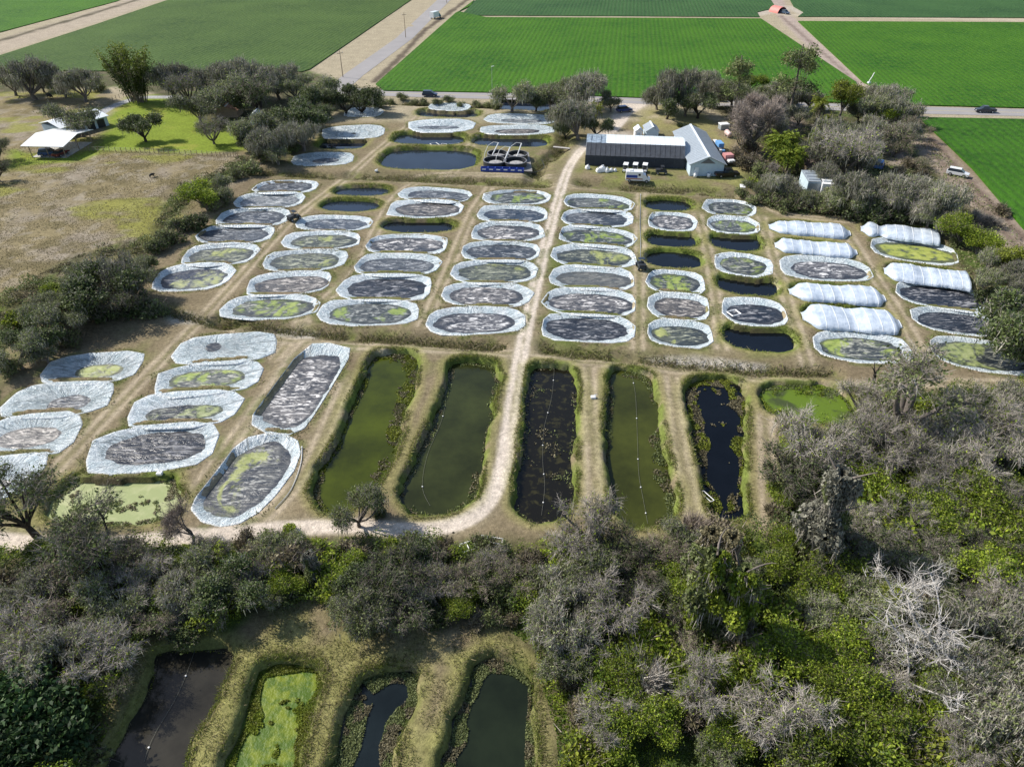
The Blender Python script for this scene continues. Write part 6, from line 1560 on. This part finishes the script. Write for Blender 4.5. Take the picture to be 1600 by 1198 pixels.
for k in range(6):
    x, y = G(757 + k * 11.2, 267 + k * .35); t = thing('blue_bin', 'blue plastic bin, number unknown, in the row before the tanks', 'bin', (x, y, 0), R(-6), 'row of blue bins')
    t['label'] = ['leftmost blue bin of the row before the tanks', 'second blue bin from the row left end', 'third blue bin from the left below the tanks', 'fourth blue bin from the left below the tanks', 'fifth blue bin, next to the last one', 'last blue bin beside the white frame'][k]
    V = MB(); V.box(-.85, .85, -.6, -.5, 0, .9).box(-.85, .85, .5, .6, 0, .9).box(-.85, -.76, -.5, .5, 0, .9).box(.76, .85, -.5, .5, 0, .9).box(-.76, .76, -.5, .5, 0, .3).build('bin_body', M_BLUE, t)
    MB().box(-.5, .4, -.7, -.605, .5, .7).build('handle', M_TINW, t)
for i, (pb, pt, lb) in enumerate((((767, 248), (779, 223), 'left white feed pipe rising over the tanks'), ((785, 260), (797, 230), 'middle white feed pipe rising over the tanks'), ((806, 250), (815, 224), 'right white feed pipe rising over the tanks'))):
    b = G(*pb); t = thing('feed_pipe', lb, 'pipe', (b[0], b[1], 0), 0, 'feed pipes over the tanks')
    e = G(pt[0], pt[1], 3.2); d = (e[0] - b[0], e[1] - b[1], 3.2)
    MB().tube([(0, 0, .2), d], .13, 6).build('straight_pipe', M_PVC, t)
    MB().tube([d, (d[0] - 1.3, d[1] + .2, 3.3), (d[0] - 2.6, d[1] - .6, 2.7), (d[0] - 3.4, d[1] - 2, 1.4), (d[0] - 3.6, d[1] - 3, .2)], .05, 5).build('bent_hose', M_PVC, t)
def pipe_frame(label, px, py, w, l, rz, z=.1, bars=1, group=None, r=.07):
    x, y = G(px, py, z); t = thing('pipe_frame', label, 'frame', (x, y, z), R(rz), group)
    m = MB()
    for P in (((-w, -l, 0), (w, -l, 0)), ((w, -l, 0), (w, l, 0)), ((w, l, 0), (-w, l, 0)), ((-w, l, 0), (-w, -l, 0))): m.tube(P, r, 6)
    m.build('outer_pipe', M_PVC, t)
    for k in range(bars):
        f = -w + 2 * w * (k + 1) / (bars + 1); MB().tube([(f, -l, .02), (f, l, .02)], r, 6).build('cross_pipe', M_PVC, t)
pipe_frame('white floating pipe frame, left one on the slate pond', 680, 226, .9, 1.4, 30, -.85, 0); pipe_frame('white floating pipe frame, middle one on the slate pond', 692, 227, .7, 1.2, -15, -.85, 0)
pipe_frame('white floating pipe frame, right one on the slate pond', 711, 226, 1.3, .8, 20, -.85, 0)
pipe_frame('white square pipe frame lying in the dark lined pond', 1147, 489, .85, .75, 25, -.38, 0, r=.11)
pipe_frame('white pipe frame with bars on grass below the lane bend', 742, 850, 1.6, .6, 22, .15, 3, r=.06); pipe_frame('second white pipe frame leaning toward the dike on the grass below the lane bend', 768, 843, 1.2, .4, -12, .15, 1, r=.06)
pipe_frame('white pipe frame at the corner of the black weedy pond', 1105, 775, .25, .9, 30, -.3, 0, r=.05)
# plank over the ditch
x, y = G(877, 232); t = thing('plank_bridge', 'pale timber plank bridge across the dark ditch', 'bridge', (x, y, 0), R(-18)); MB().box(-2.2, 2.2, -.5, .5, .05, .2).build('deck', M_CONC, t); MB().box(-2.2, 2.2, -.62, -.52, .05, .3).build('edge_beam', M_WOOD, t); MB().box(-2.2, 2.2, .52, .62, .05, .3).build('edge_beam', M_WOOD, t)
# wells / culvert rings on the lane
for px, py, lb in ((927, 622, 'small white pipe stub on the grass between two ponds'), (588, 268, 'white bucket beside the large slate pond'), (250, 741, 'white pump box at the algae covered pond edge')):
    x, y = G(px, py); t = thing('pump_box', lb, 'box', (x, y, 0)); MB().box(-.35, .35, -.28, .28, 0, .35).build('body', M_WHT, t, bevel=.05); MB().tube([(.1, 0, .36), (.1, 0, .6), (.5, 0, .62)], .05, 6).build('outlet_pipe', M_PVC, t)
# float lines in the ponds
def float_line(label, pts, z=-.93, n=5, sp=None):
    P = catmull(GP(pts, z), 6); o = P.mean(0); t = thing('float_line', label, 'float line', (o[0], o[1], z))
    Q = [(x - o[0], y - o[1], .02) for x, y in P]; MB().tube(Q, .014, 4).build('rope', simple('grey_rope', (.16, .16, .13), .9), t)
    for k in range(n):
        q = Q[int((k + .5) * len(Q) / n)]; MB().lathe([(.01, -.06), (.085, -.03), (.085, .04), (.01, .07)], 8, (q[0], q[1], 0)).build('float', M_PVC, t)
float_line('thin float line down the middle of the weedy black pond', [(866,575),(862,620),(850,670),(848,720),(851,760),(846,805)]); float_line('thin float line down the olive pond with the bare tree', [(987,585),(993,620),(996,690),(998,740),(1005,780),(1012,818)])
float_line('faint float line curving in the olive pond beside the lane', [(700,590),(692,650),(668,710),(660,760),(672,790)], n=2); float_line('thin float line across the grey-brown lowest pond', [(305,1015),(280,1080),(240,1150),(225,1190)], n=2)
for lb, pts, rr in (('grey hose laid along the strip right of the fifth pond column', [(1001,305),(1000,350),(1001,380),(1000,412)], .05), ('black hose on the grass beside the blue bins', [(818,268),(835,270),(850,262),(846,250)], .07),
                    ('thin white hose around the end of the pond with pipes', [(472,700),(470,725),(455,765),(430,795)], .05)):
    P = catmull(GP(pts, .05), 8); o = P.mean(0); t = thing('hose', lb, 'hose', (o[0], o[1], .05)); MB().tube([(x - o[0], y - o[1], .06) for x, y in P], rr, 5).build('hose_pipe', M_BLK if 'black' in lb else M_STEEL, t)
    MB().lathe([(.02, 0), (rr * 2, .02), (rr * 2, .25), (.02, .28)], 8, (P[0][0] - o[0], P[0][1] - o[1], 0)).build('valve', M_PVC, t)
# ------------------------------------------------------------------ poles, fence
def pole(label, px, py, h, arms=True, name='utility_pole', cat='utility pole', r=.16):
    x, y = G(px, py); t = thing(name, label, cat, (x, y, 0), R(40)); MB().tube([(0, 0, -.2), (0, 0, h)], r, 7, r * .6).build('pole', M_WOOD if arms else M_STEEL, t)
    if arms:
        MB().box(-1.1, 1.1, -.06, .06, h - .9, h - .75).build('crossarm', M_WOOD, t)
        for xx in (-1, 0, 1): MB().lathe([(.07, 0), (.09, .1), (.03, .22)], 6, (xx, 0, h - .74)).build('insulator', M_TINW, t)
    else: MB().box(-.1, .9, -.12, .12, h, h + .1).build('lamp_head', M_TINW, t)
pole('utility pole beside the diagonal road, nearest the junction', 536, 121, 8.5); pole('utility pole halfway up the diagonal road', 634, 59, 9.5); pole('farthest utility pole by the diagonal road at the top picture edge', 698, 5, 10)
pole('slim lamp pole beside the road at the field edge', 769, 146, 8, False, 'lamp_pole', 'lamp pole', .08)
x, y = G(1357, 132); t = thing('wind_pump', 'small white irrigation standpipe at the field corner above the grove', 'standpipe', (x, y, 0), R(20)); MB().tube([(0, 0, 0), (0, 0, 1.2), (.6, 0, 2.2), (1.2, 0, 3.6)], .15, 6).build('riser_pipe', M_PVC, t); MB().box(-.4, .4, -.4, .4, -.05, .8).build('base_box', M_TINW, t)
t.name = 'standpipe'
def fence(label, pts, n, h=1.2):
    P = catmull(GP(pts), 8); Q = np.c_[np.interp(np.linspace(0, len(P) - 1, n), np.arange(len(P)), P[:, 0]), np.interp(np.linspace(0, len(P) - 1, n), np.arange(len(P)), P[:, 1])]
    t = thing('fence', label, 'fence', (Q[0][0], Q[0][1], 0)); o = Q[0]
    for q in Q: MB().tube([(q[0] - o[0], q[1] - o[1], -.2), (q[0] - o[0], q[1] - o[1], h)], .075, 5).build('post', M_WOOD, t)
    for z in (.4, .75, 1.1): MB().tube([(q[0] - o[0], q[1] - o[1], z) for q in Q], .012, 3).build('wire', M_STEEL, t)
fence('post and wire fence along the near edge of the bright lawn', [(135,236),(200,238),(260,240),(330,244),(372,246)], 34); fence('short post and wire fence left of the curved driveway', [(150,176),(165,165),(185,154),(210,148)], 14)
# cattle in the pasture; the calf shape stands in for a low brown blob
def cow(label, px, py, rz):
    x, y = G(px, py); rs = np.random.RandomState(int(px))
    J = {'hip': (-.75, 0, 1.2), 'mid': (0, 0, 1.15), 'sh': (.65, 0, 1.22), 'nk': (1.0, 0, 1.25), 'hd': (1.35, 0, 1.1), 'mz': (1.6, 0, .85), 'tl': (-.98, 0, 1.25), 'te': (-1.05, 0, .6)}
    V = list(J.values()); nm = list(J); E = [('hip', 'mid'), ('mid', 'sh'), ('sh', 'nk'), ('nk', 'hd'), ('hd', 'mz'), ('hip', 'tl'), ('tl', 'te')]; E = [(nm.index(a), nm.index(b)) for a, b in E]
    rad = [.38, .42, .38, .24, .17, .1, .06, .03]
    for s in (-1, 1):
        for base, off, kx in ((0, -.1, -.12), (2, .08, .05)):
            b = V[base]; i = len(V); V += [(b[0] + off, s * .25, .8), (b[0] + off + kx, s * .26, .45), (b[0] + off, s * .26, .03)]; rad += [.16, .08, .06]; E += [(base, i), (i, i + 1), (i + 1, i + 2)]
        i = len(V); V.append((1.28, s * .24, 1.2)); rad.append(.04); E.append((4, i))
    me = bpy.data.meshes.new('cow'); me.from_pydata(V, E, []); me.update(); me.materials.append(simple('black_hide', (.015, .013, .012), .7))
    o = link('cow', me, None, (x, y, 0)); o.rotation_euler = (0, 0, R(rz)); o.scale = (.6 if 'calf' in label else 1.1,) * 3
    md = o.modifiers.new('skin', 'SKIN'); 
    for i, v in enumerate(me.skin_vertices[0].data): v.radius = (rad[i], rad[i]); v.use_root = (i == 1)
    o.modifiers.new('sub', 'SUBSURF').levels = 1; o.modifiers['sub'].render_levels = 2
    tag(o, label, 'cow')
cow('black cow standing in the open pasture above the carport', 79, 155, 150); cow('black cow standing at the edge of the far trees', 90, 142, 20); cow('dark brown calf standing in the pasture left of the pond hedge', 238, 277, 60)
# ------------------------------------------------------------------ plastic tunnels
m = NT('tunnel_plastic'); uvn = m.n('ShaderNodeUVMap').outputs[0]; nz = m.noise(m.obj(), .8, 4, .6); mp = m.n('ShaderNodeMapping'); mp.inputs['Scale'].default_value = (1, .35, 1); m.l(m.obj(), mp.inputs[0])
w = m.noise(mp.outputs[0], 2.2, 4, .7, .8)
m.set(col=m.mix(m.mapr(nz, .3, .7), (.36, .43, .52), (.62, .68, .75)), rough=.3, spec=.6); m.bump(w, .8, .12)
M_TUN = m.m
TTL = ['top tunnel of the column beside the grove', 'second tunnel from the top, sagging in the middle', 'third tunnel down with an even rounded back', 'lowest tunnel, collapsed in a deep dip', 'top tunnel of the rightmost column with a pinched neck', 'wavy tunnel of the rightmost column with a dark open end']
for i, (C, u, p, a, b, st, c, r) in enumerate(TUNP):
    t = thing('pond_tunnel', 'white plastic covered ' + TTL[i], 'tunnel', (C[0], C[1], 0), math.atan2(u[1], u[0]), 'plastic tunnels over ponds')
    n = 44; K = 14; V = []; H0 = 1.05; rsT = np.random.RandomState(500 + i)
    xs_ = np.linspace(-a, a, n)
    prof = []
    for k, x in enumerate(xs_):
        s = (x + a) / (2 * a)
        tl = min(1, s / (.16 if st in ('even', 'dip') else .13)); tr = min(1, (1 - s) / (.10 if st in ('even', 'sag', 'dip') else .004))
        wd = b * (.30 + .70 * smooth(tl)) * (.35 + .65 * smooth(tr)); h = H0 * (.28 + .72 * smooth(tl)) * (.25 + .75 * smooth(tr))
        if st == 'sag': h *= 1 - .30 * math.exp(-((s - .55) / .25) ** 2)
        if st == 'dip': h *= 1 - .38 * math.exp(-((s - .52) / .10) ** 2)
        if st == 'pinch': h *= 1 - .5 * math.exp(-((s - .26) / .07) ** 2); wd *= 1 - .35 * math.exp(-((s - .24) / .06) ** 2)
        if st == 'sag2': h *= 1 - .32 * math.exp(-((s - .48) / .11) ** 2)
        rib = abs(math.sin(math.pi * s * 9)) ; nzz = float(fbm(np.array([x * 1.0]), np.array([i * 9.]), 2.2, 5, 3)[0]) - .5; h *= 1 - .03 * rib + nzz * .5; wd *= 1 - .01 * rib + nzz * .25
        prof.append((wd, h))
        for q in range(K + 1):
            th = math.pi * q / K; V.append((x, -wd * math.cos(th) * (1 + .02 * math.sin(5 * x + q)), max(.0, h * math.sin(th) ** .65 * (1 + rsT.normal(0, .012))) + .08))
    Fq = [(k * (K + 1) + q, k * (K + 1) + q + 1, (k + 1) * (K + 1) + q + 1, (k + 1) * (K + 1) + q) for k in range(n - 1) for q in range(K)]
    link('plastic_sheet', np_mesh('plastic_sheet', V, Fq, [M_TUN], None, True), t)
    for q in range(10):
        k = int((n - 1) * (q + .0) / 9); wd, h = prof[k]; x = xs_[k]
        MB().tube([(x, -(wd + .02) * math.cos(math.pi * z / 12), (h + .02) * math.sin(math.pi * z / 12) ** .65 + .08) for z in range(13)], .035, 4).build('hoop', M_PVC, t)
    if st in ('sag2', 'pinch'):
        wd, h = prof[-1]; MB().add([(a - .3, -wd * .97 * math.cos(math.pi * z / 12), h * .95 * math.sin(math.pi * z / 12) ** .75 + .05) for z in range(13)], [tuple(range(13))]).build('dark_end_sheet', M_DARK, t, 'dark sheet for the shade in the open tunnel end')  # near-black sheet stands for the shade inside the tunnel mouth
